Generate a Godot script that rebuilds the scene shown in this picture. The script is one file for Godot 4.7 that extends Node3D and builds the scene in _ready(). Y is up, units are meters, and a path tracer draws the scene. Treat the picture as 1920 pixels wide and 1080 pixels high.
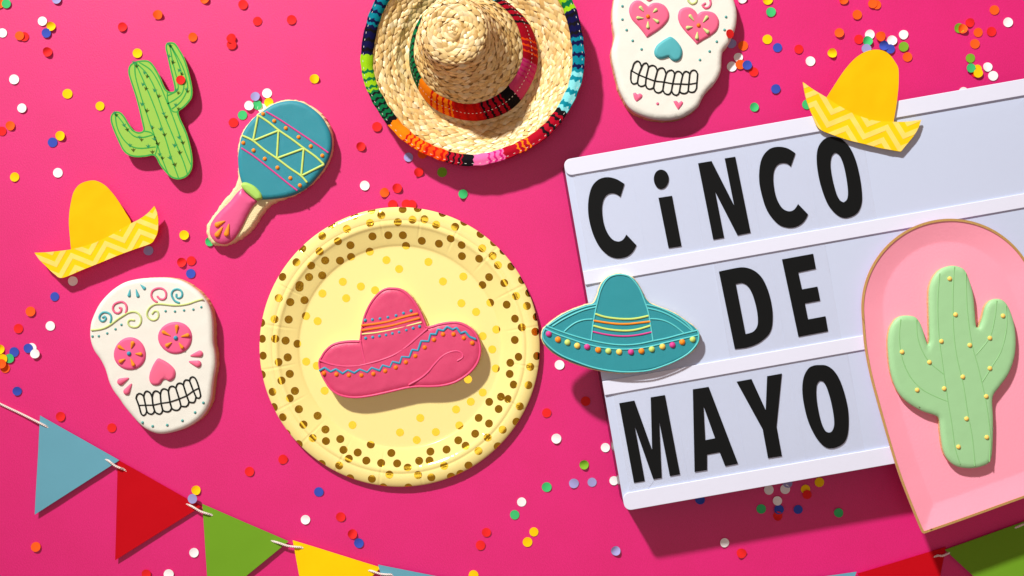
extends Node3D
# Flat lay seen from straight above. Units are metres; traced outlines are kept in thirds of a millimetre (3000 to the metre).
const S := 1.0 / 3000.0
const EYE := 0.75            # height of the camera over the paper
var cur := Vector3.ZERO      # base of the thing being built
var counts := {}
var mats := {}
var bumps := {}
var noise := FastNoiseLite.new()
var rng := RandomNumberGenerator.new()

# views of the photograph that outlines were traced in: (left, top, magnification)
const FULL := Vector3(0, 0, 1)
const SK := Vector3(140, 500, 3.0857)
const A1 := Vector3(160, 510, 7.2)
const A2 := Vector3(160, 640, 5.6846)
const MR := Vector3(360, 160, 3.375)
const GC := Vector3(200, 60, 3.6)
const H1 := Vector3(40, 320, 4.3636)
const H2 := Vector3(1440, 0, 3.375)
const RS := Vector3(1120, 0, 4.32)
const L1 := Vector3(1040, 240, 2.8421)
const L2 := Vector3(1100, 620, 3.0)
const TH := Vector3(1000, 490, 4.5)
const PK := Vector3(570, 510, 4.0)
const C1 := Vector3(1580, 380, 3.0)
const C2 := Vector3(1580, 700, 2.8421)


func _ready() -> void:
	# ---- camera
	var cam := Camera3D.new()
	cam.name = "camera"
	cam.position = Vector3(0, EYE, 0)
	cam.rotation_degrees = Vector3(-90, 0, 0)
	cam.fov = rad_to_deg(2.0 * atan(540.0 * S / EYE))
	cam.near = 0.05
	cam.far = 20.0
	add_child(cam)
	# ---- studio: a dim room, a hard flash high at the upper left, a wide soft panel overhead
	var env := Environment.new()
	env.background_mode = Environment.BG_COLOR
	env.background_color = Color(0.26, 0.165, 0.13).linear_to_srgb()
	env.tonemap_mode = Environment.TONE_MAPPER_LINEAR
	env.tonemap_exposure = 1.0
	env.sdfgi_enabled = true
	env.ssao_enabled = true
	env.ssil_enabled = true
	var we := WorldEnvironment.new()
	we.name = "studio"
	we.environment = env
	add_child(we)
	var key := SpotLight3D.new()
	key.name = "key_flash"
	var from := Vector3(-0.5, 0.0, -0.866) * 4.0 * cos(deg_to_rad(37.0)) + Vector3(0, 4.0 * sin(deg_to_rad(37.0)), 0)
	key.look_at_from_position(from, Vector3(-0.06, 0, -0.34), Vector3.UP)
	key.spot_range = 9.0
	key.spot_attenuation = 2.0
	key.spot_angle = 12.5
	key.spot_angle_attenuation = 1.0
	key.light_energy = 25.0
	key.light_size = 0.11
	key.light_color = Color(1.0, 0.985, 0.955)
	key.shadow_enabled = true
	add_child(key)
	var fill := AreaLight3D.new()
	fill.name = "fill_softbox"
	fill.area_size = Vector2(0.95, 0.85)
	fill.area_normalize_energy = false
	fill.light_energy = 0.32
	fill.light_color = Color(1.0, 0.985, 1.0)
	fill.position = Vector3(-0.19, 1.65, 0.1)
	fill.rotation_degrees = Vector3(-90, 0, 0)
	fill.shadow_enabled = true
	add_child(fill)

	rng.seed = 20
	noise.seed = 5
	noise.frequency = 0.03
	make_textures()
	make_materials()
	build_tabletop()
	build_sombrero()
	build_lightbox()
	build_letters()
	build_plate()
	build_arch_plate()
	build_skull()
	build_heart_skull()
	build_maraca()
	build_pink_hat_cookie()
	build_teal_hat_cookie()
	build_cactus_cookie()
	build_cactus_cutout()
	build_hat_cutouts()
	build_bunting()
	build_confetti()


# ------------------------------------------------------------------ nodes
func numbered(parent: Node, called: String) -> String:
	var key := str(parent.get_instance_id()) + called
	counts[key] = counts.get(key, 0) + 1
	return called if counts[key] == 1 else "%s_%03d" % [called, counts[key] - 1]


func thing(called: String, label: String, category: String, px: float, py: float, h := 0.0, group := "") -> Node3D:
	var o := Node3D.new()
	o.name = numbered(self, called)
	add_child(o)
	o.position = W(px, py, h)
	cur = o.position
	tag(o, label, category, group)
	return o


func tag(o: Node, label: String, category: String, group := "") -> void:
	o.set_meta("label", label)
	o.set_meta("category", category)
	if group != "":
		o.set_meta("group", group)


func part(called: String, m: Mesh, material: Material, parent: Node, at := Vector3.ZERO) -> MeshInstance3D:
	var o := MeshInstance3D.new()
	o.name = numbered(parent, called)
	o.mesh = m
	o.material_override = material
	o.position = at
	parent.add_child(o)
	return o


# ------------------------------------------------------------------ places and outlines
func W(px: float, py: float, h := 0.0) -> Vector3:
	var k := (EYE - h) / EYE
	return Vector3((px - 960.0) * S * k, h, (py - 540.0) * S * k)


# traced numbers of a view -> local outline (thirds of a millimetre) at the true size for things h metres up
func tr2(view: Vector3, a: Array, h: float) -> PackedVector2Array:
	var out := PackedVector2Array()
	for i in range(0, a.size(), 2):
		var w := W(view.x + a[i] / view.z, view.y + a[i + 1] / view.z, h)
		out.append(Vector2(w.x - cur.x, w.z - cur.z) / S)
	return out


func hermite(a: Vector2, ma: Vector2, b: Vector2, mb: Vector2, t: float) -> Vector2:
	var t2 := t * t
	var t3 := t2 * t
	return a * (2 * t3 - 3 * t2 + 1) + ma * (t3 - 2 * t2 + t) + b * (3 * t2 - 2 * t3) + mb * (t3 - t2)


# smooth curve through points; points that turn more than corner degrees stay sharp
func curve(p: PackedVector2Array, step: float, is_closed: bool, corner := 62.0) -> PackedVector2Array:
	var n := p.size()
	var m := PackedVector2Array()
	for i in n:
		var a := p[(i - 1 + n) % n]
		var b := p[(i + 1) % n]
		if not is_closed and (i == 0 or i == n - 1):
			m.append((p[1] - p[0]) * 0.7 if i == 0 else (p[n - 1] - p[n - 2]) * 0.7)
		elif absf((p[i] - a).angle_to(b - p[i])) > deg_to_rad(corner):
			m.append(Vector2.ZERO)
		else:
			m.append((b - a) * 0.5)
	var out := PackedVector2Array()
	for i in (n if is_closed else n - 1):
		var j := (i + 1) % n
		var l := p[i].distance_to(p[j])
		var cuts := maxi(1, roundi(l / step))
		var li := m[i].length()
		var lj := m[j].length()
		var mi := m[i] * minf(1.0, l * 1.3 / maxf(li, 0.001))
		var mj := m[j] * minf(1.0, l * 1.3 / maxf(lj, 0.001))
		for k in cuts:
			out.append(hermite(p[i], mi, p[j], mj, float(k) / cuts))
	if not is_closed:
		out.append(p[n - 1])
	return out


func straight(p: PackedVector2Array, step: float) -> PackedVector2Array:
	var out := PackedVector2Array()
	for i in p.size():
		var b := p[(i + 1) % p.size()]
		var cuts := maxi(1, roundi(p[i].distance_to(b) / step))
		for k in cuts:
			out.append(p[i].lerp(b, float(k) / cuts))
	return out


func grown(p: PackedVector2Array, by: float) -> PackedVector2Array:
	var best := PackedVector2Array()
	for q in Geometry2D.offset_polygon(p, by, Geometry2D.JOIN_ROUND):
		if q.size() > best.size():
			best = q
	return best


func rough_edge(p: PackedVector2Array, by: float, amount: float) -> PackedVector2Array:
	var q := straight(grown(p, by), 2.8)
	var n := q.size()
	var area := 0.0
	for i in n:
		area += q[i].cross(q[(i + 1) % n])
	var out := PackedVector2Array()
	for i in n:
		var t := (q[(i + 1) % n] - q[(i - 1 + n) % n]).normalized() * signf(area)
		var v := q[i]
		out.append(v + Vector2(t.y, -t.x) * amount * (noise.get_noise_2d(v.x * 2.5, v.y * 2.5) + 0.5 * noise.get_noise_2d(v.x * 7.0 + 90, v.y * 7.0)))
	return out


# ------------------------------------------------------------------ meshes
func finish(pos: PackedVector3Array, idx: PackedInt32Array, uv := PackedVector2Array(), col := PackedColorArray()) -> ArrayMesh:
	var nrm := PackedVector3Array()
	nrm.resize(pos.size())
	for t in range(0, idx.size(), 3):
		var a := idx[t]
		var b := idx[t + 1]
		var c := idx[t + 2]
		var n := (pos[c] - pos[a]).cross(pos[b] - pos[a])
		nrm[a] += n
		nrm[b] += n
		nrm[c] += n
	for i in nrm.size():
		nrm[i] = (nrm[i] * 1e6).normalized() if nrm[i].length_squared() > 0.0 else Vector3.UP
	var arr := []
	arr.resize(Mesh.ARRAY_MAX)
	arr[Mesh.ARRAY_VERTEX] = pos
	arr[Mesh.ARRAY_NORMAL] = nrm
	arr[Mesh.ARRAY_INDEX] = idx
	if uv.size():
		arr[Mesh.ARRAY_TEX_UV] = uv
	if col.size():
		arr[Mesh.ARRAY_COLOR] = col
	var m := ArrayMesh.new()
	m.add_surface_from_arrays(Mesh.PRIMITIVE_TRIANGLES, arr)
	return m


# adds a triangle so that its front (clockwise) looks along outward
func face(pos: PackedVector3Array, idx: PackedInt32Array, a: int, b: int, c: int, outward: Vector3) -> void:
	if (pos[c] - pos[a]).cross(pos[b] - pos[a]).dot(outward) >= 0.0:
		idx.append_array(PackedInt32Array([a, b, c]))
	else:
		idx.append_array(PackedInt32Array([a, c, b]))


func to_edge(p: Vector2, poly: PackedVector2Array) -> float:
	var best := 1e12
	var a := poly[poly.size() - 1]
	for b in poly:
		best = minf(best, p.distance_squared_to(Geometry2D.get_closest_point_to_segment(p, a, b)))
		a = b
	return sqrt(best)


# a surface over an outline: top(distance to the edge, place) gives its height in metres; a wall runs down to y0, or a second sheet lies "thick" below it
func field(poly: PackedVector2Array, holes: Array, top: Callable, rings: Array, grid: float, y0: float, thick := 0.0) -> ArrayMesh:
	var loops := [poly]
	loops.append_array(holes)
	var pts := PackedVector2Array()
	var ds := PackedFloat32Array()
	var outs := []
	for k in loops.size():
		var lp: PackedVector2Array = loops[k]
		var n := lp.size()
		var area := 0.0
		for i in n:
			area += lp[i].cross(lp[(i + 1) % n])
		var s := (1.0 if area > 0 else -1.0) * (1.0 if k == 0 else -1.0)
		var o := PackedVector2Array()
		for i in n:
			var t := (lp[(i + 1) % n] - lp[(i - 1 + n) % n]).normalized()
			o.append(Vector2(t.y, -t.x) * s)
		outs.append(o)
		pts.append_array(lp)
		for i in n:
			ds.append(0.0)
	var nb := pts.size()
	var last := 0.0
	for r in rings:
		for i in range(0, poly.size(), 1 if r < 2.0 else 2):
			var q: Vector2 = poly[i] - outs[0][i] * r
			if Geometry2D.is_point_in_polygon(q, poly) and to_edge(q, poly) > r * 0.9:
				pts.append(q)
				ds.append(r)
		last = r
	if grid > 0.0:
		var box := Rect2(poly[0], Vector2.ZERO)
		for p in poly:
			box = box.expand(p)
		var row := 0
		var y := box.position.y
		while y < box.end.y:
			var x := box.position.x + (grid * 0.5 if row % 2 else 0.0)
			while x < box.end.x:
				var q := Vector2(x, y)
				if Geometry2D.is_point_in_polygon(q, poly):
					var d := to_edge(q, poly)
					if d > last + grid * 0.4:
						var free := true
						for h in holes:
							if Geometry2D.is_point_in_polygon(q, h) or to_edge(q, h) < grid * 0.4:
								free = false
						if free:
							pts.append(q)
							ds.append(d)
				x += grid
			y += grid * 0.866
			row += 1
	var pos := PackedVector3Array()
	for i in pts.size():
		pos.append(Vector3(pts[i].x * S, top.call(ds[i], pts[i]), pts[i].y * S))
	var idx := PackedInt32Array()
	var tris := Geometry2D.triangulate_delaunay(pts)
	var kept := PackedInt32Array()
	for t in range(0, tris.size(), 3):
		var a := pts[tris[t]]
		var b := pts[tris[t + 1]]
		var c := pts[tris[t + 2]]
		if absf((b - a).cross(c - a)) < 0.002:
			continue
		var g := (a + b + c) / 3.0
		if not Geometry2D.is_point_in_polygon(g, poly):
			continue
		var solid := true
		for e in [[a, b], [b, c], [c, a]]:
			var m: Vector2 = (e[0] + e[1]) * 0.5
			if e[0].distance_to(e[1]) > 9.0 and not Geometry2D.is_point_in_polygon(m, poly) and to_edge(m, poly) > 0.15:
				solid = false
		for h in holes:
			if Geometry2D.is_point_in_polygon(g, h):
				solid = false
		if solid:
			face(pos, idx, tris[t], tris[t + 1], tris[t + 2], Vector3.UP)
			kept.append_array(PackedInt32Array([tris[t], tris[t + 1], tris[t + 2]]))
	# wall and underside
	var sharp := thick > 0.0
	var first := 0
	for k in loops.size():
		var n: int = loops[k].size()
		var up := first
		if sharp:
			up = pos.size()
			for i in n:
				pos.append(pos[first + i])
		var low := pos.size()
		for i in n:
			var v := pos[first + i]
			pos.append(Vector3(v.x, v.y - thick if sharp else y0, v.z))
		for i in n:
			var j := (i + 1) % n
			var o2: Vector2 = outs[k][i]
			var o := Vector3(o2.x, 0, o2.y)
			face(pos, idx, up + i, up + j, low + i, o)
			face(pos, idx, up + j, low + j, low + i, o)
		first += n
	var under := pos.size()
	for i in (pts.size() if sharp else nb):
		pos.append(Vector3(pos[i].x, pos[i].y - thick if sharp else y0, pos[i].z))
	for t in range(0, kept.size(), 3):
		if sharp or (kept[t] < nb and kept[t + 1] < nb and kept[t + 2] < nb):
			face(pos, idx, under + kept[t], under + kept[t + 1], under + kept[t + 2], Vector3.DOWN)
	return finish(pos, idx)


# icing or biscuit: a rounded cushion from y0 to y1, its edge rounded over "edge"
func puff(poly: PackedVector2Array, y0: float, y1: float, edge: float, grid := 5.0, foot := 0.35, wobble := 0.0, dome := 0.0) -> ArrayMesh:
	var yb := y0 + (y1 - y0) * foot
	var shift := rng.randf() * 500.0
	var f := func(d: float, p: Vector2) -> float:
		var t := clampf(d / edge, 0.0, 1.0)
		var y := yb + (y1 - yb) * sqrt(maxf(0.0, 1.0 - (1.0 - t) * (1.0 - t)))
		return y + t * (wobble * noise.get_noise_2d(p.x + shift, p.y) + dome * (1.0 - exp(-d / 30.0)))
	return field(poly, [], f, [edge * 0.06, edge * 0.2, edge * 0.45, edge * 0.75, edge], grid, y0)


# a flat sheet of paper, film or card between y0 and y1, with holes
func sheet(poly: PackedVector2Array, holes: Array, y0: float, y1: float, grid := 0.0, wave := 0.0) -> ArrayMesh:
	var f := func(_d: float, p: Vector2) -> float:
		return y1 + wave * noise.get_noise_2d(p.x * 0.4, p.y * 0.4)
	return field(poly, holes, f, [], grid, y0, y1 - y0)


func tube(path: PackedVector3Array, radii: PackedFloat32Array, sides := 8, flat := 1.0) -> ArrayMesh:
	var pos := PackedVector3Array()
	var idx := PackedInt32Array()
	var n := path.size()
	var mids := PackedVector3Array()
	for i in n:
		var t := (path[mini(i + 1, n - 1)] - path[maxi(i - 1, 0)]).normalized()
		var side := t.cross(Vector3.UP)
		side = side.normalized() if side.length() > 0.01 else Vector3.RIGHT
		var up := side.cross(t)
		for k in sides:
			var a := TAU * k / sides
			pos.append(path[i] + side * cos(a) * radii[i] + up * sin(a) * radii[i] * flat)
		mids.append(path[i])
	for i in n - 1:
		for k in sides:
			var l := (k + 1) % sides
			var o := pos[i * sides + k] + pos[(i + 1) * sides + l] - mids[i] - mids[i + 1]
			face(pos, idx, i * sides + k, i * sides + l, (i + 1) * sides + k, o)
			face(pos, idx, i * sides + l, (i + 1) * sides + l, (i + 1) * sides + k, o)
	return finish(pos, idx)


# a piped line of icing lying on height y (local metres), with rounded ends
func piped(line: PackedVector2Array, y: float, r: float, smooth := true, flat := 0.72) -> ArrayMesh:
	var p := curve(line, 3.0, false, 75.0) if smooth else line
	if not smooth:
		var q := PackedVector2Array()
		for i in line.size() - 1:
			var cuts := maxi(1, roundi(line[i].distance_to(line[i + 1]) / 3.0))
			for k in cuts:
				q.append(line[i].lerp(line[i + 1], float(k) / cuts))
		q.append(line[line.size() - 1])
		p = q
	var path := PackedVector3Array()
	var rad := PackedFloat32Array()
	var n := p.size()
	var t0 := (p[0] - p[1]).normalized()
	var t1 := (p[n - 1] - p[n - 2]).normalized()
	var lift := y + r * S * 0.35
	for e in [[1.0, 0.05], [0.75, 0.68], [0.35, 0.97]]:
		path.append(v3(p[0] + t0 * r * e[0], lift))
		rad.append(r * S * e[1])
	for i in n:
		path.append(v3(p[i], lift))
		rad.append(r * S * (1.0 + 0.09 * noise.get_noise_2d(p[i].x * 5.0, p[i].y * 5.0 + r * 40)))
	for e in [[0.35, 0.97], [0.75, 0.68], [1.0, 0.05]]:
		path.append(v3(p[n - 1] + t1 * r * e[0], lift))
		rad.append(r * S * e[1])
	return tube(path, rad, 8, flat)


# a teardrop of icing: a fat head that runs out into a tip
func teardrop(tip: Vector2, head: Vector2, y: float, r: float) -> ArrayMesh:
	var path := PackedVector3Array()
	var rad := PackedFloat32Array()
	var t := (head - tip).normalized()
	for i in 9:
		var s := i / 8.0
		path.append(v3(tip.lerp(head, s), y + S * r * 0.15))
		rad.append(S * r * (0.12 + 0.88 * pow(s, 0.8)))
	for e in [[0.35, 0.94], [0.65, 0.76], [0.88, 0.45], [1.0, 0.06]]:
		path.append(v3(head + t * r * e[0], y + S * r * 0.15))
		rad.append(S * r * e[1])
	return tube(path, rad, 10, 0.6)


func bead(r: float, high := 0.75) -> ArrayMesh:
	var pos := PackedVector3Array()
	var idx := PackedInt32Array()
	var rows := 5
	for i in rows + 1:
		var a := lerpf(-0.25, PI / 2, float(i) / rows)
		for k in 12:
			var b := TAU * k / 12
			pos.append(Vector3(cos(a) * cos(b), sin(a) * high, cos(a) * sin(b)) * r * S)
	for i in rows:
		for k in 12:
			var l := (k + 1) % 12
			var o := pos[i * 12 + k] + pos[i * 12 + l] + Vector3(0, 1e-5, 0)
			face(pos, idx, i * 12 + k, i * 12 + l, (i + 1) * 12 + k, o)
			if i < rows - 1:
				face(pos, idx, i * 12 + l, (i + 1) * 12 + l, (i + 1) * 12 + k, o)
	return finish(pos, idx)


# a printed line: a flat ribbon
func ribbon(line: PackedVector2Array, w: float, y: float, is_closed := false) -> ArrayMesh:
	var pos := PackedVector3Array()
	var idx := PackedInt32Array()
	var n := line.size()
	for i in n:
		var a := line[(i - 1 + n) % n] if is_closed else line[maxi(i - 1, 0)]
		var b := line[(i + 1) % n] if is_closed else line[mini(i + 1, n - 1)]
		var t := (b - a).normalized()
		var s := Vector2(-t.y, t.x) * w * 0.5 * (1.0 + 0.25 * noise.get_noise_2d(line[i].x * 4, line[i].y * 4))
		pos.append(v3(line[i] + s, y))
		pos.append(v3(line[i] - s, y))
	for i in (n if is_closed else n - 1):
		var j := (i + 1) % n
		face(pos, idx, i * 2, i * 2 + 1, j * 2, Vector3.UP)
		face(pos, idx, i * 2 + 1, j * 2 + 1, j * 2, Vector3.UP)
	return finish(pos, idx)


func v3(p: Vector2, y: float) -> Vector3:
	return Vector3(p.x * S, y, p.y * S)


func rect(a: Vector2, b: Vector2, r: float, step := 2.0) -> PackedVector2Array:
	var out := PackedVector2Array()
	if r <= 0.0:
		return straight(PackedVector2Array([a, Vector2(b.x, a.y), b, Vector2(a.x, b.y)]), 1000.0)
	for c in [[b.x - r, b.y - r, 0.0], [a.x + r, b.y - r, 90.0], [a.x + r, a.y + r, 180.0], [b.x - r, a.y + r, 270.0]]:
		for k in 7:
			var t := deg_to_rad(c[2] + 15.0 * k)
			out.append(Vector2(c[0], c[1]) + Vector2(cos(t), sin(t)) * r)
	return out


# ------------------------------------------------------------------ materials
func noise_image(freq: float, sd: int, octaves := 4) -> Image:
	var f := FastNoiseLite.new()
	f.seed = sd
	f.frequency = freq
	f.fractal_octaves = octaves
	return f.get_seamless_image(512, 512)


func make_textures() -> void:
	for b in [["fine", 0.09, 3, 3], ["soft", 0.018, 4, 2], ["grit", 0.25, 6, 2], ["crumb", 0.06, 8, 5]]:
		var im := noise_image(b[1], b[2], b[3])
		im.convert(Image.FORMAT_RGBA8)
		bumps[b[0] + "_grey"] = ImageTexture.create_from_image(im)
		var nm: Image = im.duplicate()
		nm.bump_map_to_normal_map(6.0)
		bumps[b[0]] = ImageTexture.create_from_image(nm)
	# the pink paper: faint unevenness of the dye, fibres, a little dust
	var soft := FastNoiseLite.new()
	soft.frequency = 0.006
	soft.fractal_octaves = 6
	var f := soft.get_seamless_image(1024, 1024)
	soft.frequency = 0.22
	soft.fractal_octaves = 3
	var g := soft.get_seamless_image(1024, 1024)
	var im2 := Image.create(1024, 1024, false, Image.FORMAT_RGB8)
	for y in 1024:
		for x in 1024:
			var v := 1.0 - 0.025 * (1.0 - f.get_pixel(x, y).r) - 0.08 * (1.0 - g.get_pixel(x, y).r)
			im2.set_pixel(x, y, Color(v, v * v * v, v * v))
	for n in 90:
		var c := Vector2i(rng.randi() % 1020, rng.randi() % 1020)
		var long := 1 + rng.randi() % 3
		for k in long:
			im2.set_pixel(c.x + k, c.y + (k * (n % 3)) / 2, Color(1, 0.9, 0.95).lerp(Color(0.8, 0.3, 0.5), rng.randf() * 0.7) if n % 2 else Color(0.9, 0.5, 0.72))
	bumps["mottle"] = ImageTexture.create_from_image(im2)
	g.convert(Image.FORMAT_RGBA8)
	g.bump_map_to_normal_map(5.0)
	bumps["fibre"] = ImageTexture.create_from_image(g)


# colour as it looks (sRGB 0-255), roughness, relief: kind, tiles per metre, strength
func mt(key: String, r: float, g: float, b: float, rough := 0.5, bump := "", tiles := 40.0, strength := 0.3, spec := 0.42) -> StandardMaterial3D:
	var m := StandardMaterial3D.new()
	m.resource_name = key
	m.albedo_color = Color(r / 255.0, g / 255.0, b / 255.0)
	m.roughness = rough
	m.metallic_specular = spec
	if bump != "":
		m.normal_enabled = true
		m.normal_texture = bumps[bump]
		m.normal_scale = strength
		m.uv1_triplanar = true
		m.uv1_world_triplanar = true
		m.uv1_scale = Vector3.ONE * tiles
	mats[key] = m
	return m


func make_materials() -> void:
	var paper := mt("paper_pink", 232, 10, 130, 0.52, "fibre", 4.0, 0.07, 0.60)
	paper.albedo_texture = bumps["mottle"]
	mt("biscuit", 222, 184, 134, 0.85, "crumb", 30.0, 0.9)
	mt("biscuit_pale", 240, 222, 172, 0.85, "crumb", 30.0, 0.7)
	mt("icing_white", 233, 234, 226, 0.56, "fine", 30.0, 0.12, 0.34)
	mt("icing_teal", 46, 144, 162, 0.46, "grit", 26.0, 0.3, 0.36)
	mt("icing_teal_matte", 48, 150, 163, 0.55, "grit", 26.0, 0.3, 0.34)
	mt("icing_pink", 216, 72, 116, 0.36, "grit", 24.0, 0.22)
	mt("icing_pink_line", 228, 80, 130, 0.4)
	mt("icing_handle", 226, 88, 142, 0.36, "soft", 40.0, 0.12)
	mt("icing_rose", 240, 108, 146, 0.52, "", 1.0, 0.0, 0.34)
	mt("icing_eye", 238, 98, 146, 0.52, "", 1.0, 0.0, 0.34)
	mt("icing_magenta", 214, 68, 150, 0.52, "", 1.0, 0.0, 0.34)
	mt("icing_lime", 200, 226, 120, 0.52, "", 1.0, 0.0, 0.34)
	mt("icing_leaf", 202, 218, 142, 0.52, "", 1.0, 0.0, 0.34)
	mt("icing_collar", 168, 214, 102, 0.52, "", 1.0, 0.0, 0.34)
	mt("icing_orange", 248, 146, 36, 0.52, "", 1.0, 0.0, 0.34)
	mt("icing_bright_orange", 252, 122, 28, 0.52, "", 1.0, 0.0, 0.34)
	mt("icing_aqua", 84, 176, 186, 0.52, "", 1.0, 0.0, 0.34)
	mt("icing_sea", 92, 166, 164, 0.52, "", 1.0, 0.0, 0.34)
	mt("icing_blue", 62, 150, 184, 0.52, "", 1.0, 0.0, 0.34)
	mt("icing_cyan", 96, 204, 208, 0.42)
	mt("icing_black", 26, 30, 28, 0.45, "", 1.0, 0.0, 0.3)
	mt("icing_cream", 248, 228, 150, 0.52, "", 1.0, 0.0, 0.34)
	mt("icing_yellow", 248, 214, 104, 0.52, "", 1.0, 0.0, 0.34)
	mt("icing_mint", 160, 212, 158, 0.44, "fine", 25.0, 0.08, 0.36)
	mt("icing_mint_line", 142, 200, 136, 0.38)
	mt("icing_dot_yellow", 250, 212, 110, 0.52, "", 1.0, 0.0, 0.34)
	mt("card_green", 150, 198, 84, 0.7, "fine", 40.0, 0.08, 0.25)
	mt("print_green", 56, 166, 76, 0.7, "", 1.0, 0.0, 0.25)
	mt("print_dark", 22, 134, 80, 0.7)
	mt("card_yellow", 253, 192, 0, 0.7, "fine", 40.0, 0.08, 0.25)
	mt("print_yellow", 253, 208, 14, 0.7, "", 1.0, 0.0, 0.25)
	mt("print_pale", 254, 220, 110, 0.7, "", 1.0, 0.0, 0.25)
	mt("box_black", 16, 15, 17, 0.28)
	mt("box_white", 196, 209, 236, 0.4, "soft", 14.0, 0.03, 0.35)
	mt("box_rail", 223, 229, 250, 0.42, "soft", 14.0, 0.03, 0.35)
	mt("letter_black", 20, 22, 23, 0.5, "grit", 30.0, 0.05, 0.22)
	mt("plate_yellow", 246, 230, 150, 0.13)
	var gold := mt("foil_gold", 255, 212, 64, 0.13, "fine", 40.0, 0.09)
	gold.metallic = 1.0
	var rim := mt("foil_rim", 236, 196, 122, 0.46, "grit", 60.0, 0.2)
	rim.metallic = 0.75
	mt("plate_pink", 255, 165, 190, 0.55, "fine", 12.0, 0.06)
	mt("flag_blue", 102, 166, 188, 0.75, "fine", 60.0, 0.22, 0.25)
	mt("flag_red", 194, 3, 22, 0.75, "fine", 60.0, 0.22, 0.25)
	mt("flag_green", 112, 164, 38, 0.75, "fine", 60.0, 0.22, 0.25)
	mt("flag_yellow", 250, 210, 0, 0.75, "fine", 60.0, 0.22, 0.25)
	mt("twine", 240, 226, 222, 0.85)
	mt("stitch", 236, 232, 226, 0.6)
	var straw := mt("straw", 255, 255, 255, 0.34, "grit", 30.0, 0.2, 0.6)
	straw.vertex_color_use_as_albedo = true
	mt("straw_lining", 206, 160, 98, 0.8)
	mt("dot_w", 250, 250, 252, 0.7, "", 1.0, 0.0, 0.25)
	mt("dot_r", 232, 40, 40, 0.7, "", 1.0, 0.0, 0.25)
	mt("dot_o", 250, 96, 28, 0.7, "", 1.0, 0.0, 0.25)
	mt("dot_y", 254, 206, 10, 0.7, "", 1.0, 0.0, 0.25)
	mt("dot_b", 58, 82, 186, 0.7, "", 1.0, 0.0, 0.25)
	mt("dot_l", 160, 158, 214, 0.7, "", 1.0, 0.0, 0.25)
	mt("dot_g", 66, 194, 116, 0.7, "", 1.0, 0.0, 0.25)
	mt("dot_e", 122, 178, 44, 0.7, "", 1.0, 0.0, 0.25)
	var film := mt("clear_film", 255, 255, 255, 0.12, "", 1.0, 0.0, 0.3)
	film.transparency = BaseMaterial3D.TRANSPARENCY_ALPHA
	film.albedo_color.a = 0.02


# ------------------------------------------------------------------ the surface
func build_tabletop() -> void:
	var o := part("tabletop", sheet(rect(Vector2(-2600, -2000), Vector2(2600, 2000), 0.0), [], -0.004, 0.0), mats.paper_pink, self)
	o.set_meta("kind", "structure")
	o.set_meta("label", "bright pink paper surface that everything lies on")


# ------------------------------------------------------------------ cookies
func line_part(called: String, view: Vector3, a: Array, h: float, r: float, material: String, parent: Node, smooth := true) -> void:
	part(called, piped(tr2(view, a, h), h - cur.y, r, smooth), mats[material], parent)


func ribbon_dots(called: String, view: Vector3, a: Array, h: float, r: float, keys: Array, parent: Node) -> void:
	var m := bead(r)
	var p := tr2(view, a, h)
	for i in p.size():
		part(called, m, mats[keys[i % keys.size()]], parent, v3(p[i], h - cur.y))


func drops(called: String, view: Vector3, a: Array, h: float, r: float, material: String, parent: Node) -> void:
	var p := tr2(view, a, h)
	for i in range(0, p.size(), 2):
		part(called, teardrop(p[i], p[i + 1], h - cur.y, r * (0.94 + 0.12 * rng.randf())), mats[material], parent)


func blob(called: String, view: Vector3, a: Array, h: float, high: float, material: String, parent: Node, corner := 62.0) -> MeshInstance3D:
	var y := h - cur.y
	return part(called, puff(curve(tr2(view, a, h), 2.0, true, corner), y - 0.0004, y + high, 5.0, 4.0, 0.2, 0.0, high * 0.5), mats[material], parent)


func disc_line(c: Vector2, rx: float, ry: float) -> Array:
	var out := []
	for k in 28:
		var t := TAU * k / 28
		var w := 1.0 + 0.015 * sin(3.0 * t + c.x)
		out.append_array([c.x + cos(t) * rx * w, c.y + sin(t) * ry * w])
	return out


# tops, valleys, crossings and bottoms of a row of eight teeth, drawn with black lines
func teeth(view: Vector3, tops: Array, val: Array, mid: Array, low: Array, bot: Array, h: float, r: float, parent: Node) -> void:
	for i in 8:
		var a := [val[i * 2], val[i * 2 + 1]]
		var b := [val[i * 2 + 2], val[i * 2 + 3]]
		var t := [tops[i * 2], tops[i * 2 + 1]]
		var ar := [a[0], a[1], lerpf(a[0], t[0], 0.35), lerpf(a[1], t[1], 0.72), t[0], t[1], lerpf(b[0], t[0], 0.4), lerpf(b[1], t[1], 0.72), b[0], b[1]]
		line_part("tooth_line", view, ar, h, r, "icing_black", parent)
		var c := [low[i * 2], low[i * 2 + 1]]
		var d := [low[i * 2 + 2], low[i * 2 + 3]]
		var u := [bot[i * 2], bot[i * 2 + 1]]
		var br := [c[0], c[1], lerpf(c[0], u[0], 0.35), lerpf(c[1], u[1], 0.72), u[0], u[1], lerpf(d[0], u[0], 0.4), lerpf(d[1], u[1], 0.72), d[0], d[1]]
		line_part("tooth_line", view, br, h, r, "icing_black", parent)
	for i in 9:
		line_part("tooth_line", view, [val[i * 2], val[i * 2 + 1], mid[i * 2], mid[i * 2 + 1], low[i * 2], low[i * 2 + 1]], h, r, "icing_black", parent)
	line_part("bite_line", view, mid, h, r * 0.85, "icing_black", parent)


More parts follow.
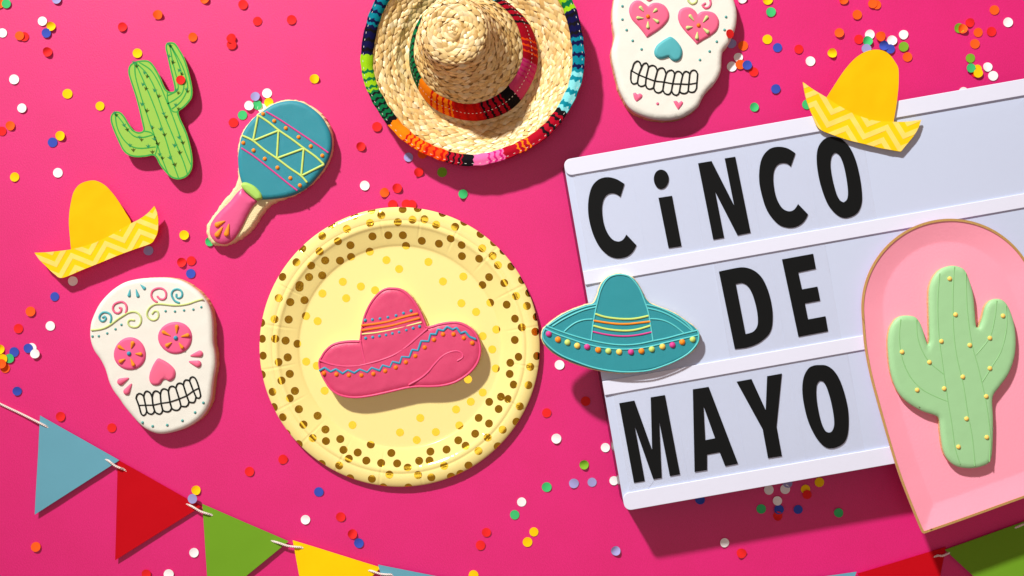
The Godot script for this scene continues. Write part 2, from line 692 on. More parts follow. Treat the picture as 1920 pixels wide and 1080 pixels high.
func build_skull() -> void:
	var o := thing("skull_cookie", "white sugar skull cookie with round pink flower eyes and pink upside down heart nose", "cookie", 285, 665)
	var outline := curve(tr2(SK, [430, 65, 520, 63, 590, 73, 650, 97, 720, 148, 765, 203, 790, 260, 800, 330, 803, 440, 813, 500, 816, 570, 805, 640, 797, 700, 790, 760, 770, 820, 725, 880, 650, 930, 560, 960, 490, 968, 430, 950, 380, 915, 330, 860, 285, 805, 262, 770, 225, 720, 200, 670, 188, 630, 175, 590, 150, 540, 115, 490, 95, 440, 88, 390, 93, 330, 110, 280, 140, 220, 180, 170, 230, 125, 290, 90, 360, 72], 0.0085), 2.5, true)
	part("biscuit", puff(rough_edge(outline, 0.7, 1.1), 0.0, 0.0066, 6.0, 8.0, 0.45), mats.biscuit, o)
	part("icing", puff(outline, 0.0064, 0.0101, 9.0, 5.0, 0.3, 0.00012), mats.icing_white, o)
	var h := 0.0101
	drops("forehead_drop", A1, [605, 232, 592, 316, 684, 230, 710, 322, 742, 168, 797, 220], h, 3.3, "icing_aqua", o)
	line_part("swirl", A1, [965, 405, 920, 375, 892, 320, 905, 260, 950, 227, 1010, 217, 1065, 240, 1092, 290, 1085, 345, 1050, 370, 1005, 362, 977, 332], h, 2.0, "icing_rose", o)
	line_part("swirl", A1, [548, 550, 560, 490, 545, 435, 500, 402, 440, 410, 390, 440, 372, 490, 395, 540, 440, 555, 480, 530, 488, 490, 465, 482], h, 2.0, "icing_rose", o)
	line_part("swirl", A1, [1265, 415, 1215, 395, 1180, 350, 1165, 300, 1185, 250, 1235, 230, 1285, 245, 1310, 290, 1298, 335, 1260, 352, 1230, 335, 1230, 303], h, 1.9, "icing_aqua", o)
	line_part("swirl", A1, [340, 680, 352, 620, 335, 570, 290, 545, 240, 545, 200, 580, 190, 625, 215, 662, 255, 660, 280, 625, 262, 597, 237, 612], h, 1.9, "icing_aqua", o)
	line_part("vine", A1, [1582, 367, 1500, 390, 1400, 425, 1300, 445, 1200, 448, 1100, 440, 1000, 430, 930, 440, 870, 480, 835, 540, 840, 600, 880, 640, 930, 650, 975, 625, 990, 575, 975, 532, 935, 527, 905, 562], h, 1.85, "icing_leaf", o)
	line_part("vine", A1, [88, 785, 150, 780, 230, 765, 300, 735, 370, 690, 440, 635, 510, 590, 580, 550, 650, 535, 710, 555, 750, 610, 750, 680, 710, 735, 650, 745, 595, 725, 577, 680, 600, 647, 660, 650], h, 1.85, "icing_leaf", o)
	ribbon_dots("icing_dot", A1, [97, 869, 182, 866, 296, 828, 407, 772, 487, 712, 1083, 528, 1210, 532, 1333, 518, 1458, 506, 1566, 474], h, 2.4, ["icing_sea"], o)
	var eye := blob("eye", SK, disc_line(Vector2(320, 504), 93, 95), h, 0.0012, "icing_eye", o)
	var up := h + 0.0017
	drops("petal", A2, [487, 77, 505, 18, 530, 132, 588, 135, 482, 180, 511, 248, 425, 187, 376, 213, 420, 90, 362, 57], up, 3.6, "icing_orange", eye)
	ribbon_dots("flower_centre", A2, [465, 130], up, 4.2, ["icing_blue"], eye)
	eye = blob("eye", SK, disc_line(Vector2(582, 411), 99, 93), h, 0.0012, "icing_eye", o)
	drops("petal", A1, [1230, 832, 1235, 735, 1290, 872, 1380, 852, 1262, 952, 1306, 1015, 1168, 948, 1103, 990, 1150, 860, 1055, 810], up, 3.6, "icing_orange", eye)
	ribbon_dots("flower_centre", A1, [1220, 890], up, 4.2, ["icing_blue"], eye)
	blob("nose", A2, [770, 183, 800, 185, 860, 215, 920, 260, 958, 310, 962, 360, 940, 405, 895, 425, 850, 405, 825, 420, 800, 455, 750, 470, 705, 455, 683, 410, 685, 350, 705, 290, 735, 230], h, 0.0014, "icing_rose", o)
	drops("cheek_drop", A2, [1120, 155, 1220, 132, 1105, 214, 1200, 240, 465, 390, 378, 430, 494, 450, 442, 535], h, 6.4, "icing_rose", o)
	teeth(A2, [572, 555, 655, 530, 748, 528, 830, 505, 920, 478, 1000, 445, 1070, 410, 1140, 377], [541, 605, 622, 588, 712, 592, 800, 565, 885, 530, 965, 500, 1045, 465, 1110, 420, 1190, 430], [570, 682, 642, 680, 722, 678, 808, 660, 902, 645, 1000, 612, 1080, 578, 1152, 528, 1212, 498], [586, 740, 655, 745, 738, 740, 825, 732, 920, 712, 1020, 690, 1105, 645, 1180, 592, 1230, 578], [622, 790, 706, 776, 795, 775, 878, 750, 975, 735, 1072, 695, 1155, 652, 1210, 606], h, 1.55, o)
	ribbon_dots("icing_dot", A2, [610, 865, 718, 905, 873, 893, 1035, 845, 1170, 758, 1258, 655], h, 2.7, ["icing_sea"], o)


func build_heart_skull() -> void:
	var o := thing("skull_cookie", "white sugar skull cookie with pink heart eyes and turquoise heart nose", "cookie", 1265, 95)
	var outline := curve(tr2(RS, [135, 0, 122, 120, 128, 220, 140, 290, 132, 340, 116, 410, 118, 480, 135, 560, 150, 620, 175, 720, 205, 790, 250, 866, 300, 910, 370, 942, 450, 965, 540, 974, 630, 966, 710, 942, 770, 905, 820, 860, 850, 800, 890, 740, 940, 690, 985, 620, 1003, 560, 1008, 480, 1018, 420, 1058, 370, 1093, 300, 1120, 230, 1132, 130, 1123, 60, 1105, 0, 1080, -70, 1030, -150, 950, -220, 850, -265, 720, -290, 580, -290, 440, -270, 310, -225, 220, -160, 165, -80], 0.0085), 2.5, true)
	part("biscuit", puff(rough_edge(outline, 0.8, 1.2), 0.0, 0.0068, 6.0, 8.0, 0.45), mats.biscuit, o)
	part("icing", puff(outline, 0.0066, 0.0108, 11.0, 5.0, 0.3, 0.00012), mats.icing_white, o)
	var h := 0.0108
	var up := h + 0.0016
	var eye := blob("eye", RS, [300, 8, 345, 5, 385, 30, 412, 52, 440, 28, 490, 22, 545, 45, 578, 95, 580, 145, 555, 190, 510, 235, 460, 270, 400, 306, 375, 270, 330, 215, 280, 160, 257, 100, 265, 45], h, 0.0012, "icing_rose", o)
	drops("petal", RS, [375, 92, 350, 62, 450, 102, 474, 80, 376, 148, 328, 144, 448, 150, 486, 174, 410, 172, 409, 218], up, 3.2, "icing_leaf", eye)
	ribbon_dots("flower_centre", RS, [410, 133], up, 4.0, ["icing_bright_orange"], eye)
	eye = blob("eye", RS, [665, 85, 705, 60, 750, 60, 790, 85, 812, 117, 840, 95, 890, 90, 945, 105, 980, 150, 985, 200, 965, 250, 920, 290, 860, 325, 805, 361, 770, 320, 715, 260, 670, 200, 652, 140], h, 0.0012, "icing_rose", o)
	drops("petal", RS, [783, 168, 752, 130, 855, 182, 886, 140, 772, 218, 731, 224, 855, 228, 892, 258, 810, 258, 806, 306], up, 3.4, "icing_leaf", eye)
	ribbon_dots("flower_centre", RS, [820, 205], up, 4.0, ["icing_bright_orange"], eye)
	blob("nose", RS, [595, 298, 640, 330, 680, 385, 688, 430, 675, 475, 640, 498, 605, 490, 577, 462, 540, 475, 500, 478, 468, 455, 460, 415, 480, 370, 520, 335, 560, 310], h, 0.0016, "icing_aqua", o)
	teeth(RS, [325, 495, 395, 510, 450, 530, 525, 550, 600, 568, 655, 578, 718, 578, 780, 568], [282, 562, 358, 545, 414, 545, 486, 572, 556, 600, 626, 602, 690, 612, 748, 602, 812, 600], [274, 572, 335, 605, 395, 630, 465, 655, 540, 665, 610, 678, 675, 680, 740, 682, 806, 672], [270, 640, 325, 668, 390, 685, 455, 708, 530, 728, 600, 735, 665, 740, 735, 736, 804, 712], [290, 680, 350, 700, 420, 722, 490, 752, 570, 766, 640, 772, 705, 758, 770, 748], h, 1.55, o)
	blob("small_heart", RS, [288, 755, 308, 748, 325, 764, 345, 755, 367, 770, 360, 795, 318, 826, 298, 800], h, 0.0008, "icing_rose", o)
	blob("small_heart", RS, [614, 820, 640, 815, 658, 832, 680, 815, 697, 830, 688, 852, 655, 893, 630, 852], h, 0.0008, "icing_rose", o)
	ribbon_dots("icing_dot", RS, [488, 840], h, 2.8, ["icing_rose"], o)
	ribbon_dots("icing_dot", RS, [203, 50, 203, 158, 237, 243, 286, 330, 358, 399, 1042, 137, 1030, 242, 967, 337, 909, 416, 831, 485], h, 2.6, ["icing_sea"], o)
	line_part("swirl", RS, [735, -20, 735, 5, 765, 32, 800, 15, 802, -25, 770, -45], h, 2.0, "icing_leaf", o)
	line_part("swirl", RS, [872, 28, 850, 42, 872, 66, 905, 55, 918, 20, 900, -20, 860, -40], h, 2.0, "icing_rose", o)
	line_part("swirl", RS, [388, -20, 418, 4, 448, -18], h, 2.0, "icing_rose", o)


func build_maraca() -> void:
	var o := thing("maraca_cookie", "maraca shaped cookie with turquoise iced head and pink iced handle", "cookie", 510, 320)
	var biscuit := curve(tr2(MR, [455, 150, 520, 112, 600, 93, 680, 97, 760, 132, 830, 190, 873, 260, 890, 330, 890, 400, 870, 470, 832, 540, 780, 600, 720, 650, 660, 690, 600, 713, 540, 733, 490, 760, 440, 820, 410, 870, 370, 920, 310, 970, 240, 1005, 180, 1016, 125, 1000, 97, 950, 94, 900, 117, 850, 160, 790, 210, 720, 255, 670, 288, 610, 292, 560, 290, 450, 292, 400, 310, 320, 350, 250, 400, 195], 0.004), 2.5, true)
	part("biscuit", puff(rough_edge(biscuit, 0.3, 1.6), 0.0, 0.0068, 7.0, 7.0, 0.45, 0.0002), mats.biscuit_pale, o)
	var head := curve(tr2(MR, [455, 155, 520, 115, 610, 95, 690, 105, 760, 145, 820, 200, 862, 270, 882, 330, 882, 400, 865, 460, 835, 520, 790, 580, 740, 635, 690, 670, 620, 700, 540, 715, 450, 722, 400, 715, 350, 670, 315, 620, 295, 550, 288, 460, 298, 390, 312, 320, 350, 250, 400, 195], 0.0085), 2.5, true)
	part("head_icing", puff(head, 0.0062, 0.0096, 9.0, 5.0, 0.3, 0.00012), mats.icing_teal, o)
	var handle := curve(tr2(MR, [315, 648, 345, 680, 410, 722, 405, 740, 375, 775, 340, 840, 305, 910, 265, 970, 215, 1003, 165, 1000, 125, 970, 108, 930, 115, 880, 145, 830, 190, 780, 240, 730, 280, 680], 0.0085), 2.5, true)
	part("handle_icing", puff(handle, 0.0062, 0.0094, 12.0, 4.0, 0.25, 0.0001, 0.0006), mats.icing_handle, o)
	var h := 0.0096
	blob("collar", MR, [322, 615, 350, 615, 400, 640, 440, 685, 446, 714, 415, 730, 370, 700, 326, 660, 312, 635], 0.0090, 0.0020, "icing_collar", o)
	drops("handle_drop", MR, [210, 858, 160, 882, 195, 895, 160, 945, 235, 875, 219, 940], 0.0098, 5.0, "icing_orange", o)
	line_part("piped_line", MR, [472, 168, 560, 220, 680, 300, 790, 375, 860, 425], h, 1.6, "icing_magenta", o)
	line_part("piped_line", MR, [316, 399, 400, 455, 520, 550, 600, 615, 664, 664], h, 1.6, "icing_magenta", o)
	line_part("piped_line", MR, [422, 193, 480, 230, 550, 285, 630, 340, 710, 400, 780, 450, 832, 498], h, 2.0, "icing_lime", o)
	line_part("piped_line", MR, [322, 320, 385, 350, 460, 410, 540, 465, 620, 525, 690, 573, 726, 612], h, 2.0, "icing_lime", o)
	line_part("zigzag", MR, [418, 194, 387, 352, 548, 287, 538, 462, 708, 400, 692, 573, 832, 503], h, 2.0, "icing_lime", o, false)
	ribbon_dots("icing_dot", MR, [450, 181, 521, 225, 594, 271, 675, 328, 752, 386, 825, 445, 325, 364, 390, 412, 461, 465, 541, 521, 623, 587, 683, 633], h, 3.8, ["icing_orange"], o)


func build_pink_hat_cookie() -> void:
	var o := thing("sombrero_cookie", "pink iced sombrero shaped cookie lying on the round yellow plate", "cookie", 750, 655, 0.0012)
	var h := 0.0102
	var a := [660, 115, 720, 122, 770, 150, 820, 200, 860, 260, 895, 330, 925, 408, 960, 400, 1010, 385, 1080, 373, 1160, 373, 1220, 395, 1280, 440, 1315, 500, 1332, 570, 1325, 640, 1300, 700, 1250, 760, 1190, 805, 1120, 841, 1030, 862, 940, 868, 860, 868, 780, 876, 700, 894, 600, 917, 500, 938, 400, 950, 320, 945, 250, 925, 190, 880, 150, 820, 120, 760, 105, 700, 107, 660, 122, 635, 150, 590, 200, 545, 260, 522, 340, 512, 412, 512, 425, 420, 445, 330, 480, 250, 520, 190, 570, 140, 615, 118]
	var outline := curve(tr2(PK, a, h - 0.001), 2.5, true)
	var b := cur.y
	part("biscuit", puff(rough_edge(outline, 0.6, 1.0), 0.0, 0.0060, 6.0, 8.0, 0.45), mats.biscuit_pale, o)
	part("icing", puff(outline, 0.0057, h - b, 13.0, 5.0, 0.3, 0.0003, 0.0005), mats.icing_pink, o)
	var inner := curve(grown(outline, -2.6), 3.0, true)
	inner.append(inner[0])
	var rim := PackedVector2Array()
	for i in range(0, inner.size(), 3):
		rim.append(inner[i])
	rim.append(inner[0])
	part("piped_outline", piped(rim, h - b - 0.0007, 1.9), mats.icing_pink_line, o)
	line_part("piped_line", PK, [118, 662, 200, 692, 300, 707, 400, 704, 480, 688, 580, 660, 680, 620, 770, 560, 840, 500, 922, 428], h, 1.8, "icing_pink_line", o)
	line_part("piped_line", PK, [424, 518, 440, 600, 460, 682], h, 1.6, "icing_pink_line", o)
	line_part("piped_line", PK, [790, 845, 870, 800, 930, 750, 980, 690, 1040, 630, 1100, 600, 1150, 593, 1185, 610, 1190, 640, 1152, 666], h, 1.8, "icing_pink_line", o)
	line_part("zigzag", PK, [120, 738, 155, 718, 200, 748, 240, 728, 290, 762, 330, 735, 378, 757, 420, 730, 475, 752, 508, 718, 568, 740, 590, 700, 645, 715, 665, 672, 718, 685, 735, 635, 790, 640, 812, 583, 855, 590, 880, 517, 935, 520, 950, 465, 990, 468, 1005, 430, 1045, 440, 1073, 410, 1115, 432, 1145, 418, 1175, 460, 1210, 447, 1240, 485, 1285, 503], h, 2.2, "icing_blue", o, false)
	ribbon_dots("icing_dot", PK, [150, 760, 244, 768, 338, 775, 432, 775, 521, 764, 610, 743, 689, 716, 765, 677, 836, 630, 906, 566, 975, 508, 1043, 468, 1122, 467, 1199, 495, 1262, 533], h, 4.6, ["icing_bright_orange"], o)
	line_part("hat_stripe", PK, [437, 400, 540, 388, 640, 370, 740, 340, 848, 313], h, 2.3, "icing_bright_orange", o)
	line_part("hat_stripe", PK, [437, 437, 540, 422, 640, 405, 740, 380, 862, 347], h, 2.3, "icing_bright_orange", o)
	line_part("hat_stripe", PK, [439, 465, 540, 455, 660, 432, 770, 405, 878, 378], h, 1.5, "icing_cream", o)
	ribbon_dots("icing_dot", PK, [460, 362, 514, 358, 571, 350, 630, 340, 691, 327, 747, 309, 803, 292, 463, 497, 516, 490, 567, 481, 616, 473, 664, 462, 714, 452, 768, 436, 819, 422, 867, 409], h, 3.2, ["icing_blue"], o)


func build_teal_hat_cookie() -> void:
	var o := thing("sombrero_cookie", "turquoise iced sombrero shaped cookie overhanging the edge of the white letter board", "cookie", 1165, 610, 0.0296)
	var h := 0.0347
	var b := cur.y
	var outline := curve(tr2(TH, [720, 95, 770, 103, 830, 125, 875, 165, 915, 230, 950, 300, 990, 345, 1060, 375, 1140, 405, 1220, 445, 1300, 500, 1360, 545, 1398, 590, 1412, 640, 1402, 690, 1368, 745, 1310, 793, 1220, 843, 1120, 887, 1020, 920, 900, 940, 760, 950, 640, 941, 520, 920, 400, 887, 280, 842, 180, 788, 112, 730, 72, 675, 63, 620, 75, 570, 110, 535, 200, 465, 290, 415, 370, 385, 440, 360, 500, 345, 530, 290, 555, 210, 590, 155, 640, 115], h - 0.002), 2.5, true)
	part("biscuit", puff(rough_edge(outline, -0.2, 1.0), 0.0, 0.0030, 4.0, 8.0, 0.5), mats.biscuit_pale, o)
	part("icing", puff(grown(outline, -1.8), 0.0027, h - b, 5.0, 5.0, 0.3, 0.0001), mats.icing_teal_matte, o)
	for a in [
		[490, 665, 500, 560, 520, 440, 545, 330, 570, 240, 610, 165, 660, 125, 730, 112, 800, 125, 850, 168, 900, 240, 940, 340, 970, 430, 990, 540, 1010, 665],
		[526, 363, 440, 382, 340, 417, 240, 467, 170, 512, 120, 547],
		[526, 386, 440, 406, 350, 441, 250, 491, 165, 545],
		[496, 488, 430, 493, 360, 516, 300, 556, 264, 590],
		[952, 366, 1030, 381, 1110, 411, 1200, 456, 1280, 511, 1330, 561, 1352, 588],
		[968, 396, 1050, 416, 1130, 446, 1220, 496, 1290, 546, 1343, 590],
		[986, 485, 1060, 490, 1130, 510, 1200, 550, 1250, 590, 1275, 610],
		[108, 545, 200, 580, 300, 615, 400, 645, 490, 668, 600, 690, 700, 703, 800, 705, 900, 695, 1010, 672, 1120, 650, 1250, 615, 1345, 592, 1385, 582],
		[98, 570, 200, 615, 300, 650, 420, 690, 540, 720, 640, 735, 760, 742, 880, 735, 1000, 715, 1120, 685, 1250, 655, 1390, 623],
		[98, 572, 82, 612, 92, 668, 155, 737, 243, 796, 362, 846, 482, 888, 600, 915, 750, 932, 900, 929, 1000, 914, 1120, 874, 1220, 830, 1308, 776, 1365, 717, 1392, 667, 1393, 605, 1383, 584],
	]:
		line_part("piped_line", TH, a, h, 1.4, "icing_cyan", o)
	line_part("hat_stripe", TH, [527, 445, 600, 468, 700, 483, 800, 487, 880, 480, 966, 461], h, 1.9, "icing_lime", o)
	line_part("hat_stripe", TH, [513, 501, 600, 515, 700, 527, 800, 528, 880, 520, 981, 508], h, 1.8, "icing_orange", o)
	line_part("hat_stripe", TH, [513, 545, 600, 568, 700, 582, 800, 585, 890, 572, 981, 545], h, 1.9, "icing_lime", o)
	line_part("hat_stripe", TH, [505, 594, 600, 615, 700, 628, 800, 630, 900, 618, 996, 597], h, 1.5, "icing_magenta", o)
	ribbon_dots("pompom_dot", TH, [130, 612, 208, 660, 288, 684, 370, 712, 454, 721, 547, 747, 633, 756, 724, 764, 823, 765, 912, 757, 999, 741, 1089, 719, 1174, 706, 1256, 681, 1344, 658], h, 5.6, ["icing_magenta", "icing_orange", "icing_lime", "icing_yellow"], o)


func build_cactus_cookie() -> void:
	var o := thing("cactus_cookie", "pale green iced cactus cookie with small yellow dots on the pink plate", "cookie", 1785, 690, 0.0303)
	var h := 0.0366
	var b := cur.y
	var outline := curve(tr2(FULL, [1783, 498, 1800, 500.7, 1810, 508, 1818, 526.7, 1825, 553, 1828, 586.7, 1830.7, 613, 1835.5, 614, 1842, 597, 1847, 577, 1856, 564, 1870, 560, 1883, 565, 1893, 580, 1901.5, 606.7, 1905, 640, 1901.5, 673, 1890, 703, 1873, 727, 1861.5, 746, 1862.5, 788, 1861.5, 834, 1859, 858, 1851, 870.6, 1826, 878, 1798, 876, 1780.6, 865.4, 1770, 847.8, 1764.7, 819.6, 1761, 786, 1753, 779, 1727.8, 770.4, 1699.6, 752.8, 1682, 731.7, 1670, 697, 1665.5, 656.7, 1665.5, 633, 1670, 613, 1680, 598, 1693, 591.7, 1713, 593, 1723, 601.7, 1730, 616.7, 1735, 634, 1739.5, 647, 1743, 640, 1742.7, 613, 1741.7, 566.7, 1743, 540, 1750, 520, 1763, 505], h - 0.0015), 2.0, true, 80.0)
	part("biscuit", puff(rough_edge(outline, -0.9, 0.7), 0.0, 0.0042, 5.0, 8.0, 0.45), mats.biscuit, o)
	part("icing", puff(outline, 0.0038, h - b, 10.0, 5.0, 0.25, 0.0001), mats.icing_mint, o)
	var c := [[545, 400, 534, 560, 540, 740, 560, 900, 590, 1110, 612, 1240, 632, 1380, 660, 1470], [628, 362, 620, 500, 622, 700, 640, 860, 677, 1020, 702, 1180, 728, 1320, 744, 1480], [692, 396, 700, 600, 725, 790, 760, 920, 788, 1040, 810, 1150, 830, 1320, 826, 1455], [326, 658, 318, 760, 335, 880, 380, 980, 440, 1045, 510, 1085, 590, 1118], [414, 658, 420, 750, 445, 830, 490, 900, 565, 963], [866, 552, 855, 650, 825, 760, 750, 856], [918, 580, 922, 700, 892, 830, 840, 920, 786, 1006]]
	for a in c:
		line_part("piped_line", C1, a, h - 0.0003, 1.2, "icing_mint_line", o)
	ribbon_dots("icing_dot", C1, [602, 428, 635, 630, 555, 780, 715, 802, 828, 762, 902, 637, 334, 840, 488, 898, 676, 980, 828, 932, 571, 1046, 419, 1054], h, 4.2, ["icing_dot_yellow"], o)
	ribbon_dots("icing_dot", C2, [765, 123, 660, 242, 768, 341, 617, 392], h, 4.2, ["icing_dot_yellow"], o)


# ------------------------------------------------------------------ paper cut-outs
func build_cactus_cutout() -> void:
	var h := 0.0072
	var o := thing("cactus_cutout", "green paper cactus with drawn ribs, a red dot on its raised arm", "paper cut-out", 288, 210)
	var outline := curve(tr2(GC, [190, 200, 240, 190, 285, 195, 320, 230, 360, 300, 385, 360, 405, 392, 430, 403, 455, 398, 456, 372, 450, 340, 430, 260, 408, 160, 396, 105, 404, 76, 430, 68, 460, 75, 490, 115, 530, 190, 560, 290, 578, 380, 575, 440, 550, 480, 515, 515, 486, 537, 495, 580, 540, 680, 570, 790, 580, 870, 572, 930, 540, 975, 490, 995, 440, 985, 400, 950, 360, 900, 322, 837, 260, 842, 200, 845, 150, 833, 110, 800, 75, 730, 45, 660, 26, 600, 30, 560, 55, 537, 90, 540, 120, 570, 150, 620, 180, 660, 215, 675, 246, 663, 240, 620, 215, 510, 190, 420, 160, 330, 145, 270, 155, 225], h), 2.5, true, 100.0)
	part("card", sheet(outline, [], h - 0.0008, h), mats.card_green, o)
	part("foam_pad", puff(rect(Vector2(-8, -8), Vector2(22, 45), 6), 0.0, h - 0.0008, 1.0, 0.0), mats.dot_w, o)
	var y := h + 0.00006
	part("drawn_outline", ribbon(curve(grown(outline, -1.7), 3.0, true, 100.0), 2.6, y, true), mats.print_green, o)
	for a in [
		[190, 215, 195, 300, 230, 430, 250, 490, 300, 640, 330, 720, 365, 830, 410, 945, 430, 976], [195, 210, 240, 310, 300, 450, 350, 580, 400, 730, 440, 860, 485, 985], [200, 210, 265, 275, 320, 370, 385, 550, 430, 660, 475, 770, 520, 880, 545, 960], [220, 205, 300, 260, 360, 360, 410, 480, 450, 580, 500, 720, 540, 830, 568, 895],
		[425, 85, 450, 220, 480, 340, 475, 395, 410, 430], [428, 85, 480, 200, 520, 340, 510, 410, 470, 450, 410, 485], [430, 85, 510, 230, 545, 350, 540, 400, 500, 470, 440, 520], [410, 400, 410, 450, 425, 500, 445, 535, 475, 540],
		[60, 550, 100, 600, 150, 670, 190, 705, 240, 712, 310, 695], [57, 550, 70, 640, 110, 720, 165, 770, 230, 785, 330, 775], [250, 668, 300, 680, 330, 720, 340, 780, 328, 826],
	]:
		part("drawn_line", ribbon(curve(tr2(GC, a, h), 3.0, false), 2.1, y + 0.00004), mats.print_green, o)
	var star := PackedVector2Array([Vector2(-3.4, -2.2), Vector2(-0.6, -0.8), Vector2(0.2, -3.6), Vector2(1.0, -0.8), Vector2(3.6, -1.6), Vector2(1.6, 1.0), Vector2(0.2, 3.2), Vector2(-1.4, 1.0)])
	var mark := sheet(star, [], y - 0.00002, y + 0.00008)
	var at := tr2(GC, [190, 208, 262, 278, 252, 357, 333, 398, 250, 492, 390, 553, 305, 640, 373, 660, 330, 725, 497, 715, 470, 770, 363, 828, 438, 853, 428, 170, 495, 262, 540, 388, 475, 395, 472, 495, 58, 547, 125, 632, 227, 712, 165, 768, 290, 775, 422, 82], h)
	for i in at.size():
		var s := part("drawn_spine", mark, mats.print_dark, o, v3(at[i], 0))
		s.rotation.y = rng.randf_range(-0.4, 0.4)
		s.scale = Vector3.ONE * rng.randf_range(1.05, 1.5)


# a hat of two printed papers: plain crown, brim with pale zigzags
func paper_hat(o: Node3D, view: Vector3, crown: Array, brim: Array, h: float, lean: float, origin: Vector2, period: float, tall: float, gap: float, pad: Rect2) -> void:
	var y := h - cur.y
	var cr := curve(tr2(view, crown, h), 2.5, true, 55.0)
	var br := curve(tr2(view, brim, h), 2.5, true, 50.0)
	part("crown", sheet(cr, [], y - 0.0006, y, 9.0, 0.0006), mats.card_yellow, o)
	var b := part("brim", sheet(br, [], y - 0.0005, y + 0.0003, 9.0, 0.0006), mats.print_yellow, o)
	if pad.size.x > 0:
		part("foam_pad", puff(rect(pad.position, pad.end, 6), 0.0, y - 0.0006, 1.0, 0.0), mats.dot_w, o)
	var og := tr2(view, [origin.x, origin.y], h)[0]
	var e := Vector2(cos(lean), sin(lean))
	var f := Vector2(-sin(lean), cos(lean))
	for row in range(-4, 4):
		var zig := PackedVector2Array()
		for side in 2:
			for k in 25:
				var kk := k if side == 0 else 24 - k
				var u := (kk - 12) * period * 0.5
				var v := row * gap + (0.0 if kk % 2 == 0 else tall) + (0.0 if side == 0 else gap * 0.48)
				zig.append(og + e * u + f * v)
		for piece in Geometry2D.intersect_polygons(zig, br):
			if piece.size() > 2:
				part("zigzag_stripe", sheet(straight(piece, 4.0), [], y + 0.0002, y + 0.0004, 4.0, 0.0006), mats.print_pale, b)


func build_hat_cutouts() -> void:
	var o := thing("sombrero_cutout", "yellow paper sombrero with zigzag brim lying on the pink surface above the flower eyed skull", "paper cut-out", 185, 440, 0.0, "yellow paper sombreros")
	paper_hat(o, H1, [470, 660, 405, 645, 398, 560, 390, 450, 392, 350, 405, 260, 430, 170, 480, 110, 560, 82, 620, 85, 690, 125, 750, 190, 800, 260, 850, 340, 898, 432, 860, 520, 700, 600], [108, 671, 200, 668, 300, 658, 410, 643, 520, 618, 640, 575, 770, 510, 898, 432, 960, 400, 1030, 350, 1088, 290, 1110, 340, 1120, 420, 1115, 500, 1095, 550, 1060, 595, 930, 642, 800, 690, 650, 752, 500, 812, 335, 877, 270, 845, 200, 780, 150, 730], 0.0078, deg_to_rad(-19.5), Vector2(405, 672), 67.0, 29.0, 23.5, Rect2(-30, -10, 50, 55))
	o = thing("sombrero_cutout", "yellow paper sombrero with zigzag brim lying across the top rail of the white letter board", "paper cut-out", 1617, 190, 0.0295, "yellow paper sombreros")
	paper_hat(o, H2, [370, 618, 420, 540, 480, 450, 540, 380, 600, 335, 660, 315, 720, 318, 770, 345, 810, 400, 826, 440, 826, 540, 815, 650, 795, 772, 700, 800, 500, 740], [220, 520, 290, 570, 370, 618, 450, 670, 540, 720, 640, 755, 720, 770, 795, 771, 880, 770, 968, 758, 950, 810, 920, 860, 880, 910, 840, 960, 770, 948, 700, 935, 610, 912, 520, 890, 400, 850, 320, 810, 280, 730, 245, 640, 228, 570], 0.0314, deg_to_rad(18.5), Vector2(530, 712), 68.0, 29.0, 24.0, Rect2(-20, 8, 30, 20))


# ------------------------------------------------------------------ letter board
const BOARD := 0.0285        # height of its panel
var board_x := Vector2(cos(deg_to_rad(10.0)), -sin(deg_to_rad(10.0)))
var board_y := Vector2(sin(deg_to_rad(10.0)), cos(deg_to_rad(10.0)))


func build_lightbox() -> void:
	var k := (EYE - BOARD) / EYE
	var corner := Vector2(960 + (1056 - 960) * k, 540 + (300 - 540) * k)
	var wide := 905.0
	var high := 668.0 * k
	var mid := corner + board_x * wide * 0.5 + board_y * high * 0.5
	var o := thing("letter_board", "white cinema letter board with three rows of black letters and dark sides", "letter board", mid.x, mid.y)
	o.rotation.y = deg_to_rad(10.0)
	var a := Vector2(-wide, -high) * 0.5
	part("casing", puff(rect(a + Vector2(0.3, 0.3), -a - Vector2(0.3, 0.3), 12.7), 0.0, BOARD - 0.0013, 1.0, 0.0, 0.97), mats.box_black, o)
	part("front_panel", puff(rect(a, -a, 13.0), BOARD - 0.0012, BOARD, 0.8, 60.0, 0.6), mats.box_white, o)
	for v in [[0.0, 31.0], [212.0, 238.0], [421.5, 448.0], [635.0, 668.0]]:
		var p := a + Vector2(0.0, v[0] * k)
		var q := Vector2(-a.x, a.y + v[1] * k)
		part("rail", puff(rect(p, q, 12.0 if v[0] == 0.0 or v[1] == 668.0 else 1.5), BOARD - 0.0002, BOARD + 0.0010, 1.0, 0.0, 0.7), mats.box_rail, o)


